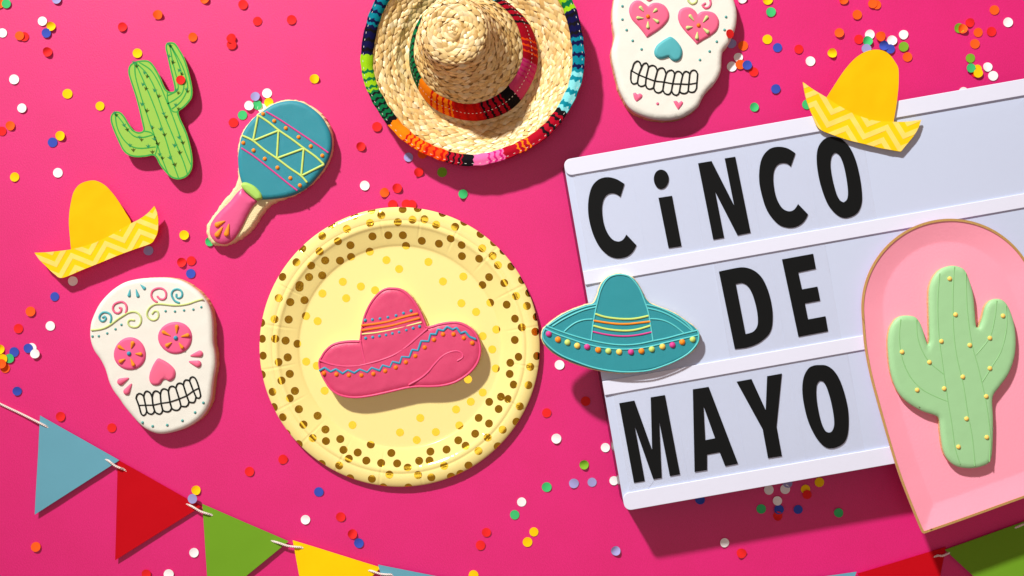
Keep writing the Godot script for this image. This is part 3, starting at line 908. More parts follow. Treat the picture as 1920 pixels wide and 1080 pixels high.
func card(letter: String, row: String, u0: float, u1: float, at_row: int, view: Vector3, outers: Array, holes: Array, smooth := true) -> void:
	var k := (EYE - BOARD) / EYE
	var rows := [[31.0, 212.0], [238.0, 421.5], [448.0, 635.0]]
	var corner := Vector2(960 + (1056 - 960) * k, 540 + (300 - 540) * k)
	var mid: Vector2 = corner + board_x * (u0 + u1) * 0.5 * k + board_y * (rows[at_row][0] + rows[at_row][1]) * 0.5 * k
	var o := thing("letter_card", "clear plastic card with black letter %s, %s" % [letter, row], "letter card", mid.x, mid.y, 0.0, "letter cards in the white letter board")
	o.position.y = BOARD + 0.00004
	cur = o.position
	var hw: float = (u1 - u0) * 0.5 * k - 0.4
	var hh: float = (rows[at_row][1] - rows[at_row][0]) * 0.5 * k - 0.6
	var quad := PackedVector2Array()
	for c in [[-1, -1], [1, -1], [1, 1], [-1, 1]]:
		quad.append(board_x * c[0] * hw + board_y * c[1] * hh)
	part("clear_card", sheet(quad, [], 0.0, 0.0004), mats.clear_film, o)
	var h := BOARD + 0.0005
	var hl := []
	for a in holes:
		hl.append(curve(tr2(view, a, h), 2.5, true) if smooth else straight(tr2(view, a, h), 6.0))
	for a in outers:
		part("printed_letter", sheet(curve(tr2(view, a, h), 2.5, true, 50.0) if smooth else straight(tr2(view, a, h), 6.0), hl, 0.00042, 0.00056), mats.letter_black, o)


func build_letters() -> void:
	var dot := disc_line(Vector2(568, 273), 40, 52)
	card("C", "first in the top row", 12, 122, 0, L1, [[372, 298, 350, 368, 330, 353, 305, 348, 280, 356, 262, 380, 253, 420, 255, 470, 265, 520, 285, 565, 310, 595, 340, 605, 365, 594, 382, 568, 436, 625, 420, 655, 395, 680, 360, 693, 320, 693, 280, 675, 240, 635, 210, 580, 188, 510, 178, 440, 182, 370, 200, 310, 235, 274, 280, 262, 328, 272]], [])
	card("i", "with its round dot in the top row", 122, 230, 0, L1, [[553, 372, 625, 361, 676, 630, 607, 640], dot], [])
	card("N", "in the middle of the top row", 230, 338, 0, L1, [[764, 188, 836, 176, 956, 412, 906, 162, 962, 153, 1044, 558, 974, 572, 855, 340, 903, 585, 845, 595]], [], false)
	card("C", "between N and O in the top row", 338, 449, 0, L1, [[1283, 135, 1258, 206, 1240, 191, 1215, 187, 1190, 195, 1172, 220, 1165, 260, 1168, 310, 1178, 360, 1197, 405, 1220, 433, 1250, 444, 1277, 434, 1297, 405, 1350, 460, 1335, 490, 1310, 515, 1275, 530, 1235, 530, 1195, 515, 1155, 475, 1125, 425, 1102, 350, 1090, 280, 1093, 205, 1110, 150, 1145, 112, 1190, 100, 1240, 108]], [])
	card("O", "under the yellow paper sombrero", 449, 560, 0, L1, [[1490, 48, 1530, 60, 1570, 100, 1600, 160, 1622, 240, 1636, 330, 1636, 400, 1615, 450, 1575, 475, 1535, 478, 1495, 455, 1455, 405, 1425, 330, 1405, 250, 1396, 170, 1402, 110, 1425, 70, 1455, 50]], [[1500, 133, 1520, 150, 1540, 200, 1555, 270, 1563, 340, 1558, 380, 1540, 396, 1520, 385, 1500, 345, 1480, 270, 1470, 200, 1475, 155, 1487, 137]])
	card("D", "first in the middle row", 243, 349, 1, L1, [[875, 765, 985, 743, 1035, 748, 1080, 772, 1115, 815, 1143, 885, 1160, 970, 1160, 1045, 1147, 1090, 1122, 1120, 1080, 1150, 1025, 1170, 960, 1178]], [[965, 832, 1000, 827, 1030, 845, 1055, 890, 1075, 960, 1083, 1020, 1078, 1060, 1055, 1087, 1017, 1098]])
	card("E", "second in the middle row", 349, 456, 1, L1, [[1211, 700, 1377, 670, 1392, 750, 1298, 770, 1318, 860, 1400, 845, 1415, 920, 1333, 935, 1350, 1020, 1443, 1003, 1457, 1083, 1299, 1113]], [], false)
	card("M", "first in the bottom row", 15, 126, 2, L2, [[183, 408, 268, 393, 368, 672, 360, 375, 440, 362, 525, 808, 468, 818, 408, 512, 422, 828, 375, 836, 270, 538, 327, 846, 266, 856]], [], false)
	card("A", "second in the bottom row", 126, 238, 2, L2, [[597, 330, 686, 316, 851, 748, 779, 762, 748, 684, 677, 697, 677, 784, 607, 795]], [[657, 425, 722, 605, 667, 616]], false)
	card("Y", "in the bottom row between A and O", 238, 350, 2, L2, [[843, 287, 927, 272, 1007, 447, 1015, 256, 1098, 241, 1068, 540, 1098, 705, 1020, 717, 990, 555]], [], false)
	card("O", "last in the bottom row, near the pink plate", 350, 462, 2, L2, [[1310, 193, 1350, 197, 1390, 225, 1425, 280, 1455, 370, 1472, 460, 1472, 560, 1455, 620, 1420, 650, 1375, 662, 1335, 650, 1290, 600, 1250, 520, 1225, 430, 1213, 340, 1220, 265, 1245, 215, 1275, 197]], [[1310, 283, 1330, 287, 1350, 320, 1372, 390, 1388, 470, 1392, 530, 1380, 565, 1360, 573, 1340, 560, 1318, 510, 1300, 430, 1292, 360, 1295, 305]])


# ------------------------------------------------------------------ plates
const PLATE := [0, 1.0, 60, 1, 120, 1, 165, 1, 182, 1, 187, 1.04, 189, 1.17, 191, 1.55, 193, 1.88, 199, 2.47, 205, 3.06, 211, 3.65, 217, 4.23, 222, 4.74, 224, 5.03, 226, 5.45, 228, 5.79, 231, 5.91, 234.5, 5.75, 236, 5.45, 237.5, 5.62, 240, 5.83, 244, 5.87, 248, 5.79, 252, 5.58, 255.5, 5.24, 258.5, 4.78, 260.4, 4.36, 261.2, 4.02]


func plate_y(r: float) -> float:
	for i in range(2, PLATE.size(), 2):
		if r <= PLATE[i]:
			return lerpf(PLATE[i - 1], PLATE[i + 1], (r - PLATE[i - 2]) / (PLATE[i] - PLATE[i - 2])) * 0.001
	return PLATE[PLATE.size() - 1] * 0.001


# dent of the pressed folds in the plate's border
func fold(t: float, r: float) -> float:
	if r < 192.0:
		return 0.0
	var s := fposmod(rad_to_deg(t) + 9.0 + 0.7 * sin(t * 5.0), 18.0)
	var near := minf(s, 18.0 - s) * r * 0.01745
	return -0.00022 * smoothstep(192.0, 215.0, r) * exp(-near * near / 0.7) + 0.00006 * smoothstep(192.0, 235.0, r) * exp(-pow(near - 4.0, 2) / 8.0)


func lathe(rs: Array, ys: Array, cuts: int, shape: Callable, uv_too := false) -> ArrayMesh:
	var pos := PackedVector3Array()
	var uv := PackedVector2Array()
	var idx := PackedInt32Array()
	var n := rs.size()
	var w := cuts + 1
	for i in n:
		for k in w:
			pos.append(shape.call(rs[i], ys[i], TAU * (k % cuts) / cuts, i))
			uv.append(Vector2(float(k) / cuts, float(i) / (n - 1)))
	for i in n - 1:
		for k in cuts:
			var a := i * w + k
			idx.append_array(PackedInt32Array([a, a + w, a + 1, a + 1, a + w, a + w + 1]))
	# the seam column shares its place with the first one
	var m := finish(pos, idx, uv if uv_too else PackedVector2Array())
	var arr := m.surface_get_arrays(0)
	var nrm: PackedVector3Array = arr[Mesh.ARRAY_NORMAL]
	for i in n:
		var s := (nrm[i * w] + nrm[i * w + cuts]).normalized()
		nrm[i * w] = s
		nrm[i * w + cuts] = s
		if rs[i] < 0.01:
			for k in w:
				nrm[i * w + k] = Vector3.UP if i == 0 or i < n / 2 else Vector3.DOWN
	arr[Mesh.ARRAY_NORMAL] = nrm
	var out := ArrayMesh.new()
	out.add_surface_from_arrays(Mesh.PRIMITIVE_TRIANGLES, arr)
	return out


func build_plate() -> void:
	var o := thing("party_plate", "round pale yellow paper plate with gold foil dots", "plate", 750.5, 650)
	var rs := []
	var ys := []
	for i in range(0, PLATE.size(), 2):
		rs.append(float(PLATE[i]))
		ys.append(PLATE[i + 1] * 0.001)
	for e in [[261.0, 3.6], [259.6, 3.8], [254.0, 4.8], [240.0, 5.2], [228.0, 5.0], [210.0, 2.9], [190.0, 0.5], [180.0, 0.2], [0.0, 0.2]]:
		rs.append(float(e[0]))
		ys.append(e[1] * 0.001)
	var shape := func(r: float, y: float, t: float, _i: int) -> Vector3:
		var q := r * (1.0 + 0.0012 * sin(2.0 * t + 1.0))
		return Vector3(cos(t) * q * S, y + fold(t, r) + 0.00012 * sin(3.0 * t) * smoothstep(150.0, 260.0, r), sin(t) * q * S)
	part("dish", lathe(rs, ys, 720, shape), mats.plate_yellow, o)
	var groups := [
		[Vector3(480, 380, 6), [1650, 75, 1820, 65, 1410, 140, 1300, 85, 1110, 150, 850, 250, 745, 375, 1283, 228, 1595, 217, 1760, 190, 1895, 185, 1022, 295, 920, 433, 715, 547, 525, 520, 455, 670, 620, 708, 597, 837, 492, 927, 300, 835, 745, 818, 778, 650, 945, 652, 1068, 608, 1280, 550, 1062, 478, 1310, 378, 1488, 365, 1652, 365, 1865, 428, 1687, 483, 1467, 645, 1610, 745, 977, 890, 1180, 943, 1340, 985, 748, 1022, 1015, 1075]],
		[Vector3(700, 380, 6), [707, 247, 920, 270, 1025, 215, 738, 460, 870, 403, 993, 475, 997, 600, 1190, 630, 1225, 512, 1342, 598, 1205, 355, 1360, 445, 1465, 540, 1550, 718, 1402, 702, 1302, 837, 1472, 903, 1228, 925, 1670, 870, 1605, 1050, 1750, 1015, 620, 665, 783, 885, 1013, 830, 780, 115]],
		[Vector3(480, 540, 4.909), [210, 93, 316, 130, 447, 112, 400, -3, 172, 287, 301, 290, 462, 258, 568, 305, 55, 320, 60, 467, 177, 467, 273, 484, 381, 513, 67, 622, 292, 638, 207, 682, 463, 677, 560, 715, 60, 795, 311, 790, 233, 852, 153, 955, 358, 947, 310, 1015, 632, 945]],
		[Vector3(860, 540, 4.909), [25, 140, 160, 220, 290, 135, 345, 382, 220, 443, 308, 565, 340, 740, 441, 153, 517, 282, 627, 165, 715, 265, 580, 362, 703, 402, 515, 478, 718, 625, 549, 633, 473, 688, 468, 790, 503, 888, 657, 725, 640, 893, 387, 1000, 452, 1020, 280, 1047, 220, 960, 85, 840]],
		[Vector3(480, 740, 6), [210, 135, 303, 252, 482, 163, 692, 237, 532, 337, 345, 437, 485, 552, 780, 392, 638, 488, 785, 523, 947, 500, 983, 622, 1143, 652, 1042, 722, 1240, 743, 935, 798, 740, 775, 1060, 935, 1303, 948, 1432, 1040, 1407, 770, 1587, 775, 1522, 657, 1290, 563, 1085, 342, 1620, 425, 1848, 262, 1808, 510, 1705, 820, 1500, 900, 1822, 905, 1715, 1040, 1835, 745]],
		[Vector3(700, 740, 6), [632, 742, 642, 640, 823, 617, 955, 513, 1037, 573, 1145, 438, 1183, 260, 1300, 323, 1408, 160, 967, 345, 703, 420, 930, 165, 1095, 78, 1645, 130, 1605, 300, 1453, 392, 1285, 480, 1182, 632, 1070, 793, 797, 800, 652, 930, 873, 915, 980, 885, 1395, 575]],
	]
	for g in groups:
		var view: Vector3 = g[0]
		for i in range(0, g[1].size(), 2):
			var c := tr2(view, [g[1][i], g[1][i + 1]], 0.0)[0]
			c = tr2(view, [g[1][i], g[1][i + 1]], plate_y(c.length()))[0]
			part("foil_dot", foil(c, 7.6), mats.foil_gold, o)


# a dot of foil pressed onto the plate wherever it lies
func foil(c: Vector2, r: float) -> ArrayMesh:
	var pos := PackedVector3Array()
	var idx := PackedInt32Array()
	var out := c.normalized()
	var side := Vector2(-out.y, out.x)
	var rc := c.length()
	var slope := (plate_y(minf(rc + 3, 261)) - plate_y(rc - 3)) / (6.0 * S)
	var squeeze := 1.0 / sqrt(1.0 + minf(slope * slope, 2.0))
	for ring in 6:
		for k in (1 if ring == 0 else 18):
			var t := TAU * k / 18.0
			var p := c + (out * cos(t) * squeeze + side * sin(t)) * r * ring / 5.0
			if p.length() > 261.0:
				p = p.normalized() * 261.0
			var an := p.angle()
			var q := p * (1.0 + 0.0012 * sin(2.0 * an + 1.0))
			pos.append(v3(q * 1.0002, plate_y(p.length()) + fold(an, p.length()) + 0.00012 * sin(3.0 * an) * smoothstep(150.0, 260.0, p.length()) + 0.00007))
	for k in 18:
		face(pos, idx, 0, 1 + k, 1 + (k + 1) % 18, Vector3.UP)
	for ring in 4:
		for k in 18:
			var a := 1 + ring * 18 + k
			var b := 1 + ring * 18 + (k + 1) % 18
			face(pos, idx, a, b, a + 18, Vector3.UP)
			face(pos, idx, b, b + 18, a + 18, Vector3.UP)
	return finish(pos, idx)


func build_arch_plate() -> void:
	var o := thing("arch_plate", "pink arch shaped paper plate with a thin gold rim, holding the pale green cactus cookie", "plate", 1805, 690, 0.0297)
	var a := []
	for k in 25:
		var t := deg_to_rad(174.0 + k * (336.0 - 174.0) / 24.0)
		a.append_array([1782 + 167.0 * cos(t), 577 + 167.0 * sin(t)])
	a.append_array([1972, 606, 2007, 697, 2042, 788, 2070, 862, 2074, 874, 2068, 882, 1990, 909, 1900, 941, 1820, 970, 1740, 998, 1731, 1000, 1726, 993, 1706, 945, 1685, 890, 1664, 823, 1643, 749, 1629.5, 697, 1620.5, 648])
	var top := 0.0040
	var poly := curve(tr2(FULL, a, 0.0297 + top), 3.0, true, 70.0)
	var y := func(d: float, p: Vector2) -> float:
		var s := clampf(d / 42.0, 0.0, 1.0)
		var base := 0.0006 + (top - 0.0006) * pow(1.0 - s, 1.12)
		return base + 0.00012 * noise.get_noise_2d(p.x * 0.35, p.y * 0.35) * minf(d, 10.0) / 10.0
	part("dish", field(poly, [], y, [1.5, 4.5, 9.0, 14.0, 20.0, 26.0, 32.0, 37.0, 40.0, 42.0, 46.0], 16.0, 0.0, 0.0005), mats.plate_pink, o)
	var inner := grown(poly, -4.3)
	var g := func(d: float, p: Vector2) -> float:
		return (y as Callable).call(minf(d, 4.3), p) + 0.00009
	part("gold_rim", field(poly, [inner], g, [], 0.0, 0.0, 0.00005), mats.foil_rim, o)


# ------------------------------------------------------------------ bunting
func build_bunting() -> void:
	var o := thing("bunting", "string of triangular paper flags in blue, red, green and yellow on white twine", "bunting", 460, 960)
	var h := 0.0026
	var flags := [
		["flag_blue", [75, 779, 224, 863, 65, 965], 0.0], ["flag_red", [220.7, 862, 377, 950, 216, 1050.5], -0.0004], ["flag_green", [379.3, 945, 541, 1015, 392, 1137], 0.0],
		["flag_yellow", [548.8, 1013, 714, 1064, 582, 1197], 0.0], ["flag_blue", [708.8, 1058.8, 877, 1092, 761, 1238], 0.0005],
		["flag_blue", [1438, 1097, 1606, 1072, 1540, 1249], 0.0], ["flag_red", [1607, 1075.7, 1773.8, 1025.6, 1738, 1211], -0.0004], ["flag_green", [1771.8, 1031, 1934, 973, 1909, 1157], 0.0],
	]
	var holes := [[87, 799.5, 201.7, 863], [231, 879.5, 356, 947.7], [395.5, 965, 513.8, 1015.5], [564.5, 1026.5, 693.8, 1070], [733, 1077.5, 862, 1099], [1455, 1106, 1592, 1086], [1622, 1083, 1757, 1042], [1777, 1037.5, 1906, 988.5]]
	for i in flags.size():
		var y: float = h + flags[i][2]
		var p := straight(tr2(FULL, flags[i][1], y), 6.0)
		var hl := []
		for c in tr2(FULL, holes[i], y):
			var ring := PackedVector2Array()
			for k in 8:
				ring.append(c + Vector2(cos(TAU * k / 8), sin(TAU * k / 8)) * 2.6)
			hl.append(ring)
		var ws := 60.0 + i * 31.0
		var f := func(_d: float, q: Vector2) -> float:
			return y + 0.0004 * noise.get_noise_2d(q.x * 0.25 + ws, q.y * 0.25)
		var fl := part("flag", field(p, hl, f, [], 12.0, 0.0, 0.00035), mats[flags[i][0]], o)
		fl.set_meta("label", "%s paper flag" % flags[i][0].get_slice("_", 1))
	# the twine: over the paper between two flags, behind it along each flag
	var way := [[-60, 722, 0.9], [-10, 752, 0.9], [40, 776, 1.4], [75, 793.5, 2.9], [84, 798, 2.8]]
	for i in holes.size():
		var q: Array = holes[i]
		var d: float = flags[i][2] * 1000.0
		way.append_array([[q[0], q[1], 2.5 + d], [lerpf(q[0], q[2], 0.12), lerpf(q[1], q[3], 0.12) + 0.4, 0.9], [lerpf(q[0], q[2], 0.5), lerpf(q[1], q[3], 0.5) + 2.0, 0.8], [lerpf(q[0], q[2], 0.88), lerpf(q[1], q[3], 0.88) + 0.4, 0.9], [q[2], q[3], 2.5 + d]])
		if i + 1 < holes.size():
			var n: Array = holes[i + 1]
			if i == 4:
				way.append_array([[880, 1105, 2.6], [1000, 1126, 0.8], [1160, 1140, 0.7], [1320, 1130, 0.8], [1436, 1112, 2.6]])
			else:
				way.append_array([[lerpf(q[2], n[0], 0.18), lerpf(q[3], n[1], 0.18) + 0.6, 3.6], [lerpf(q[2], n[0], 0.5), lerpf(q[3], n[1], 0.5) + 2.4, 3.7], [lerpf(q[2], n[0], 0.82), lerpf(q[3], n[1], 0.82) + 1.2, 3.6]])
	way.append_array([[1912, 986, 3.1], [1935, 975, 1.4], [1990, 950, 0.8]])
	var c3 := Curve3D.new()
	c3.bake_interval = 0.4 * S
	var pts := PackedVector3Array()
	for w in way:
		var p := W(w[0], w[1], w[2] * 0.001)
		pts.append(Vector3(p.x - cur.x, p.y, p.z - cur.z))
	for i in pts.size():
		var t := (pts[mini(i + 1, pts.size() - 1)] - pts[maxi(i - 1, 0)]) * 0.16
		var l := minf(t.length(), 0.3 * minf(pts[i].distance_to(pts[maxi(i - 1, 0)]) if i else 1.0, pts[i].distance_to(pts[mini(i + 1, pts.size() - 1)]) if i < pts.size() - 1 else 1.0))
		t = t.normalized() * l
		c3.add_point(pts[i], -t, t)
	var total := c3.get_baked_length()
	for strand in 2:
		var path := PackedVector3Array()
		var rad := PackedFloat32Array()
		var s := 0.0
		while s < total:
			var p := c3.sample_baked(s)
			var t := (c3.sample_baked(minf(s + 0.0003, total)) - c3.sample_baked(maxf(s - 0.0003, 0.0))).normalized()
			var side := t.cross(Vector3.UP).normalized()
			var an := s / 0.0024 * TAU + strand * PI
			path.append(p + (side * cos(an) + side.cross(t) * sin(an)) * 0.00038)
			rad.append(0.00043)
			s += 0.0004
		part("twine_strand", tube(path, rad, 6), mats.twine, o)


# ------------------------------------------------------------------ straw hat
const RIM_R := 193.5


func rim_y(t: float) -> float:
	return 0.0150 + 0.0022 * cos(t + 0.35) + 0.0006 * sin(3.0 * t + 1.0)


# the hat's surface: s runs 0 at the crown's centre to 1 at its foot, on to 2 at the brim's edge; t is the angle
func hat(s: float, t: float, lift := 0.0) -> Vector3:
	var r := 0.0
	var y := 0.0
	var c := [0, 44.2, 20, 44.3, 46, 44.4, 55, 44.0, 59, 42.6, 61.5, 39.5, 65, 35.0, 71, 30.0, 79, 25.5, 88, 21.5, 98, 17.0, 107, 11.5, 112.5, 7.0, 114.5, 3.8]
	if s <= 1.0:
		var f := s * (c.size() / 2 - 1)
		var i := mini(int(f), c.size() / 2 - 2)
		var u := f - i
		r = lerpf(c[i * 2], c[i * 2 + 2], u)
		y = lerpf(c[i * 2 + 1], c[i * 2 + 3], u) * 0.001
	else:
		var u := s - 1.0
		r = lerpf(114.5, RIM_R, u)
		var dip := 0.0038 - 0.0016 * sin(clampf(u / 0.35, 0.0, 1.0) * PI)
		y = dip + (rim_y(t) - 0.0038) * pow(u, 1.7)
	var lean := pow(clampf((y - 0.006) / 0.038, 0.0, 1.0), 1.1) if s < 1.0 else 0.0
	var out := Vector3(cos(t), 0, sin(t))
	var up := Vector3.UP
	var n := up
	if s > 0.18 and s < 1.0:
		n = (out * 0.75 + up * 0.6).normalized()
	elif s >= 1.0:
		n = (up - out * 0.35 * (s - 1.0)).normalized()
	var bump := 1.0 + 0.006 * sin(5.0 * t + s * 9.0) + 0.004 * sin(9.0 * t)
	return out * r * bump * S + Vector3(-32.0 * lean * S, y, -24.0 * lean * S) + n * lift


func stripes_texture(bands: Array) -> ImageTexture:
	# bands: [angle where the band ends, colour, colour of its cross lines, how many]; read clockwise in degrees
	var w := 2048
	var hgt := 48
	var im := Image.create(w, hgt, false, Image.FORMAT_RGB8)
	var start: float = bands[bands.size() - 1][0] - 360.0
	for x in w:
		var deg := 360.0 * x / w
		for y in hgt:
			var jag := 0.9 * absf(fposmod(y / 5.0, 2.0) - 1.0) + 0.5 * noise.get_noise_2d(x * 2.0, y * 9.0)
			var d := fposmod(deg + jag - start, 360.0) + start
			var c := Color.BLACK
			var from := start
			for b in bands:
				if d < b[0]:
					var u: float = (d - from) / (b[0] - from)
					var n: int = b[3]
					var on := n > 0 and absf(fposmod(u * n, 1.0) - 0.5) < (0.17 + 0.05 * sin(y * 0.9))
					c = b[2] if on else b[1]
					break
				from = b[0]
			var weave := 1.0 + 0.10 * sin(x * 1.9) * sin(y * 1.3) + 0.10 * noise.get_noise_2d(x * 9.0, y * 20.0)
			im.set_pixel(x, y, Color(clampf(c.r * weave, 0, 1), clampf(c.g * weave, 0, 1), clampf(c.b * weave, 0, 1)))
	return ImageTexture.create_from_image(im)


func cloth(key: String, tex: Texture2D) -> StandardMaterial3D:
	var m := mt(key, 255, 255, 255, 0.8, "", 1.0, 0.0, 0.2)
	m.albedo_texture = tex
	return m


func build_sombrero() -> void:
	var o := thing("straw_sombrero", "small woven straw sombrero with striped cloth edging and hat band", "hat", 888, 109)
	# inner lining under the weave
	var ss := []
	for i in 61:
		ss.append(i / 30.0)
	var low := func(_r: float, s: float, t: float, _i: int) -> Vector3:
		return hat(s, t, -0.0004)
	part("straw_lining", lathe(ss, ss, 120, low), mats.straw_lining, o)
	# rows of plaited straw, each built of its crossing blades
	var rows := []
	for e in [[0.0, 0.085], [0.085, 0.165], [0.165, 0.25], [0.25, 0.33], [0.33, 0.42], [0.42, 0.51], [0.51, 0.59], [0.59, 0.67], [0.67, 0.74], [0.74, 0.81], [1.0, 1.17], [1.17, 1.34], [1.34, 1.51], [1.51, 1.68], [1.68, 1.85], [1.85, 1.99]]:
		rows.append(e)
	for e in rows:
		part("straw_braid", braid(e[0], e[1]), mats.straw, o)
	# the band round the crown
	var k := Color(0.07, 0.06, 0.08)
	var crimson := Color(0.66, 0.03, 0.14)
	var red := Color(0.80, 0.07, 0.05)
	var orange := Color(0.98, 0.52, 0.05)
	var flame := Color(0.96, 0.32, 0.06)
	var green := Color(0.03, 0.42, 0.24)
	var lime := Color(0.58, 0.80, 0.08)
	var teal := Color(0.02, 0.50, 0.58)
	var cyan := Color(0.50, 0.83, 0.86)
	var navy := Color(0.06, 0.06, 0.26)
	var pink := Color(0.93, 0.42, 0.66)
	var rose := Color(0.80, 0.26, 0.46)
	var magenta := Color(0.80, 0.10, 0.46)
	var band_tex := stripes_texture([[4, crimson, flame, 3], [9, crimson, crimson, 0], [28, rose, magenta, 4], [43, rose, rose, 0], [55, k, k, 0], [80, crimson, k, 4], [108, red, Color(0.7, 0.05, 0.05), 3], [134, orange, red, 4], [149, orange, orange, 0], [170, green, k, 4], [190, green, k, 3], [235, green, k, 5], [265, teal, navy, 5], [299, cyan, teal, 2], [303, k, k, 0], [334, crimson, k, 4], [346, crimson, crimson, 0]])
	var bs := []
	for i in 9:
		bs.append(lerpf(0.765, 1.0, i / 8.0))
	var wrap := func(_r: float, s: float, t: float, i: int) -> Vector3:
		return hat(minf(s, 0.9995), t, 0.0021 if i > 0 and i < 8 else (0.0010 if i == 0 else 0.0019)) + (Vector3(cos(t), 0, sin(t)) * 0.0004 * i / 8.0)
	part("hat_band", lathe(bs, bs, 240, wrap, true), cloth("band_cloth", band_tex), o)
	# cloth bound over the edge of the brim
	var rim_tex := stripes_texture([[11, teal, navy, 3], [33, cyan, teal, 3], [36, k, k, 0], [50, crimson, k, 3], [57, crimson, crimson, 0], [66, crimson, orange, 3], [73, crimson, crimson, 0], [83, pink, magenta, 3], [90, pink, pink, 0], [96, k, k, 0], [105, crimson, k, 3], [118, flame, red, 3], [130, orange, red, 4], [140, orange, orange, 0], [143, k, k, 0], [160, green, k, 5], [173, lime, green, 3], [180, lime, lime, 0], [196, navy, k, 3], [216, teal, navy, 4], [240, cyan, teal, 3], [262, crimson, k, 4], [285, red, flame, 3], [305, green, k, 4], [337, lime, green, 4], [352, navy, k, 3]])
	var prof := []
	for i in 17:
		prof.append(float(i))
	var roll := func(_r: float, _s: float, t: float, i: int) -> Vector3:
		var a := lerpf(PI * 1.12, -PI * 0.75, i / 16.0)
		var wr := 11.2 * cos(a)
		var wy := 0.0017 * sin(a)
		if i == 7:
			wy -= 0.0007
		elif i == 6 or i == 8:
			wy -= 0.0002
		var c := hat(2.0, t)
		var bumpy := 1.0 + 0.03 * sin(31.0 * t) + 0.03 * sin(47.0 * t + 1.0)
		var out := Vector3(cos(t), 0.0, sin(t))
		return c + out * (wr * bumpy + 1.0) * S + Vector3.UP * (wy * bumpy + wr * S * 0.25)
	part("brim_binding", lathe(prof, prof, 360, roll, true), cloth("rim_cloth", rim_tex), o)
	# machine stitches along both strips
	var pos := PackedVector3Array()
	var idx := PackedInt32Array()
	for n in 96:
		for part_of in 2:
			var t := TAU * (n + 0.5 * part_of) / 96.0
			var dt := 0.0085 if part_of == 0 else 0.012
			var first := pos.size()
			for c in 4:
				var tt := t + (dt if c % 2 else -dt)
				var p: Vector3
				if part_of == 0:
					p = (roll as Callable).call(0.0, 0.0, tt, 7) + Vector3(cos(tt), 0, sin(tt)) * (0.35 if c < 2 else -0.35) * S + Vector3.UP * 0.00022
				else:
					p = hat(0.84 + (0.003 if c < 2 else -0.003), tt, 0.0026)
				pos.append(p)
			face(pos, idx, first, first + 1, first + 2, Vector3.UP)
			face(pos, idx, first + 1, first + 3, first + 2, Vector3.UP)
	var st := part("stitching", finish(pos, idx), mats.stitch, o)
	st.set_meta("kind", "stuff")


func braid(s0: float, s1: float) -> ArrayMesh:
	var pos := PackedVector3Array()
	var idx := PackedInt32Array()
	var col := PackedColorArray()
	var mid := hat((s0 + s1) * 0.5, 0.0)
	var hub := hat((s0 + s1) * 0.5, PI)
	var r := mid.distance_to(hub) * 0.5 / S
	var width := hat(s0, 1.0).distance_to(hat(s1, 1.0)) / S
	var across := maxi(2, roundi(width / 5.0))       # half-diamond rows over the plait
	var round_cuts := maxi(5, roundi(TAU * r / rng.randf_range(13.5, 16.5)))
	var tones := [Color(0.84, 0.61, 0.25), Color(0.76, 0.51, 0.18), Color(0.90, 0.69, 0.34), Color(0.94, 0.79, 0.46), Color(0.82, 0.57, 0.21), Color(0.87, 0.65, 0.29), Color(0.66, 0.41, 0.13)]
	var dt := TAU / round_cuts
	var ds := (s1 - s0) / across
	var shift := rng.randf() * TAU
	for i in across:
		for k in round_cuts:
			var ct := shift + dt * (k + (0.5 if i % 2 else 0.0))
			var cs := s0 + ds * (i + 0.5)
			var along := (k * 2 + i) % 4 < 2
			var tone: Color = tones[rng.randi() % 7].lerp(tones[rng.randi() % 7], rng.randf() * 0.5)
			tone = tone * rng.randf_range(0.9, 1.1)
			tone.a = 1.0
			var tilt_a := rng.randf_range(-0.00034, 0.00034)
			var tilt_b := rng.randf_range(-0.00034, 0.00034)
			var high := rng.randf_range(0.0002, 0.00042)
			var jt := rng.randf_range(-0.16, 0.16)
			var js := rng.randf_range(-0.14, 0.14)
			var fat := rng.randf_range(0.92, 1.14)
			var first := pos.size()
			for a in 4:
				for b in 4:
					var fa := (a / 1.5 - 1.0)
					var fb := (b / 1.5 - 1.0)
					var la := fa * (1.26 if along else fat)
					var lb := fb * (fat if along else 1.26)
					# edges of a diamond run slantwise: half a step round, a whole row across
					var t := ct + dt * ((la - lb) * 0.25 + jt * 0.5)
					var s := cs + ds * ((la + lb) * 0.5 + js)
					var run := fa if along else fb
					var side := fb if along else fa
					var lift := high * (1.0 - 1.5 * run * run) - 0.00008 * side * side * side * side + tilt_a * fa + tilt_b * fb
					var edge := (s - s0) / (s1 - s0)
					lift += 0.0003 * (1.0 - pow(absf(edge * 2.0 - 1.0), 3.0)) + 0.0005 * (1.0 - edge)
					pos.append(hat(clampf(s, 0.0, 1.999), t, lift))
					col.append(tone)
			for a in 3:
				for b in 3:
					var v := first + a * 4 + b
					var o := hat(clampf(cs, 0.02, 1.98), ct, 0.001) - hat(clampf(cs, 0.02, 1.98), ct, 0.0)
					face(pos, idx, v, v + 1, v + 4, o)
					face(pos, idx, v + 1, v + 5, v + 4, o)
	return finish(pos, idx, PackedVector2Array(), col)


# ------------------------------------------------------------------ confetti
var piled := []


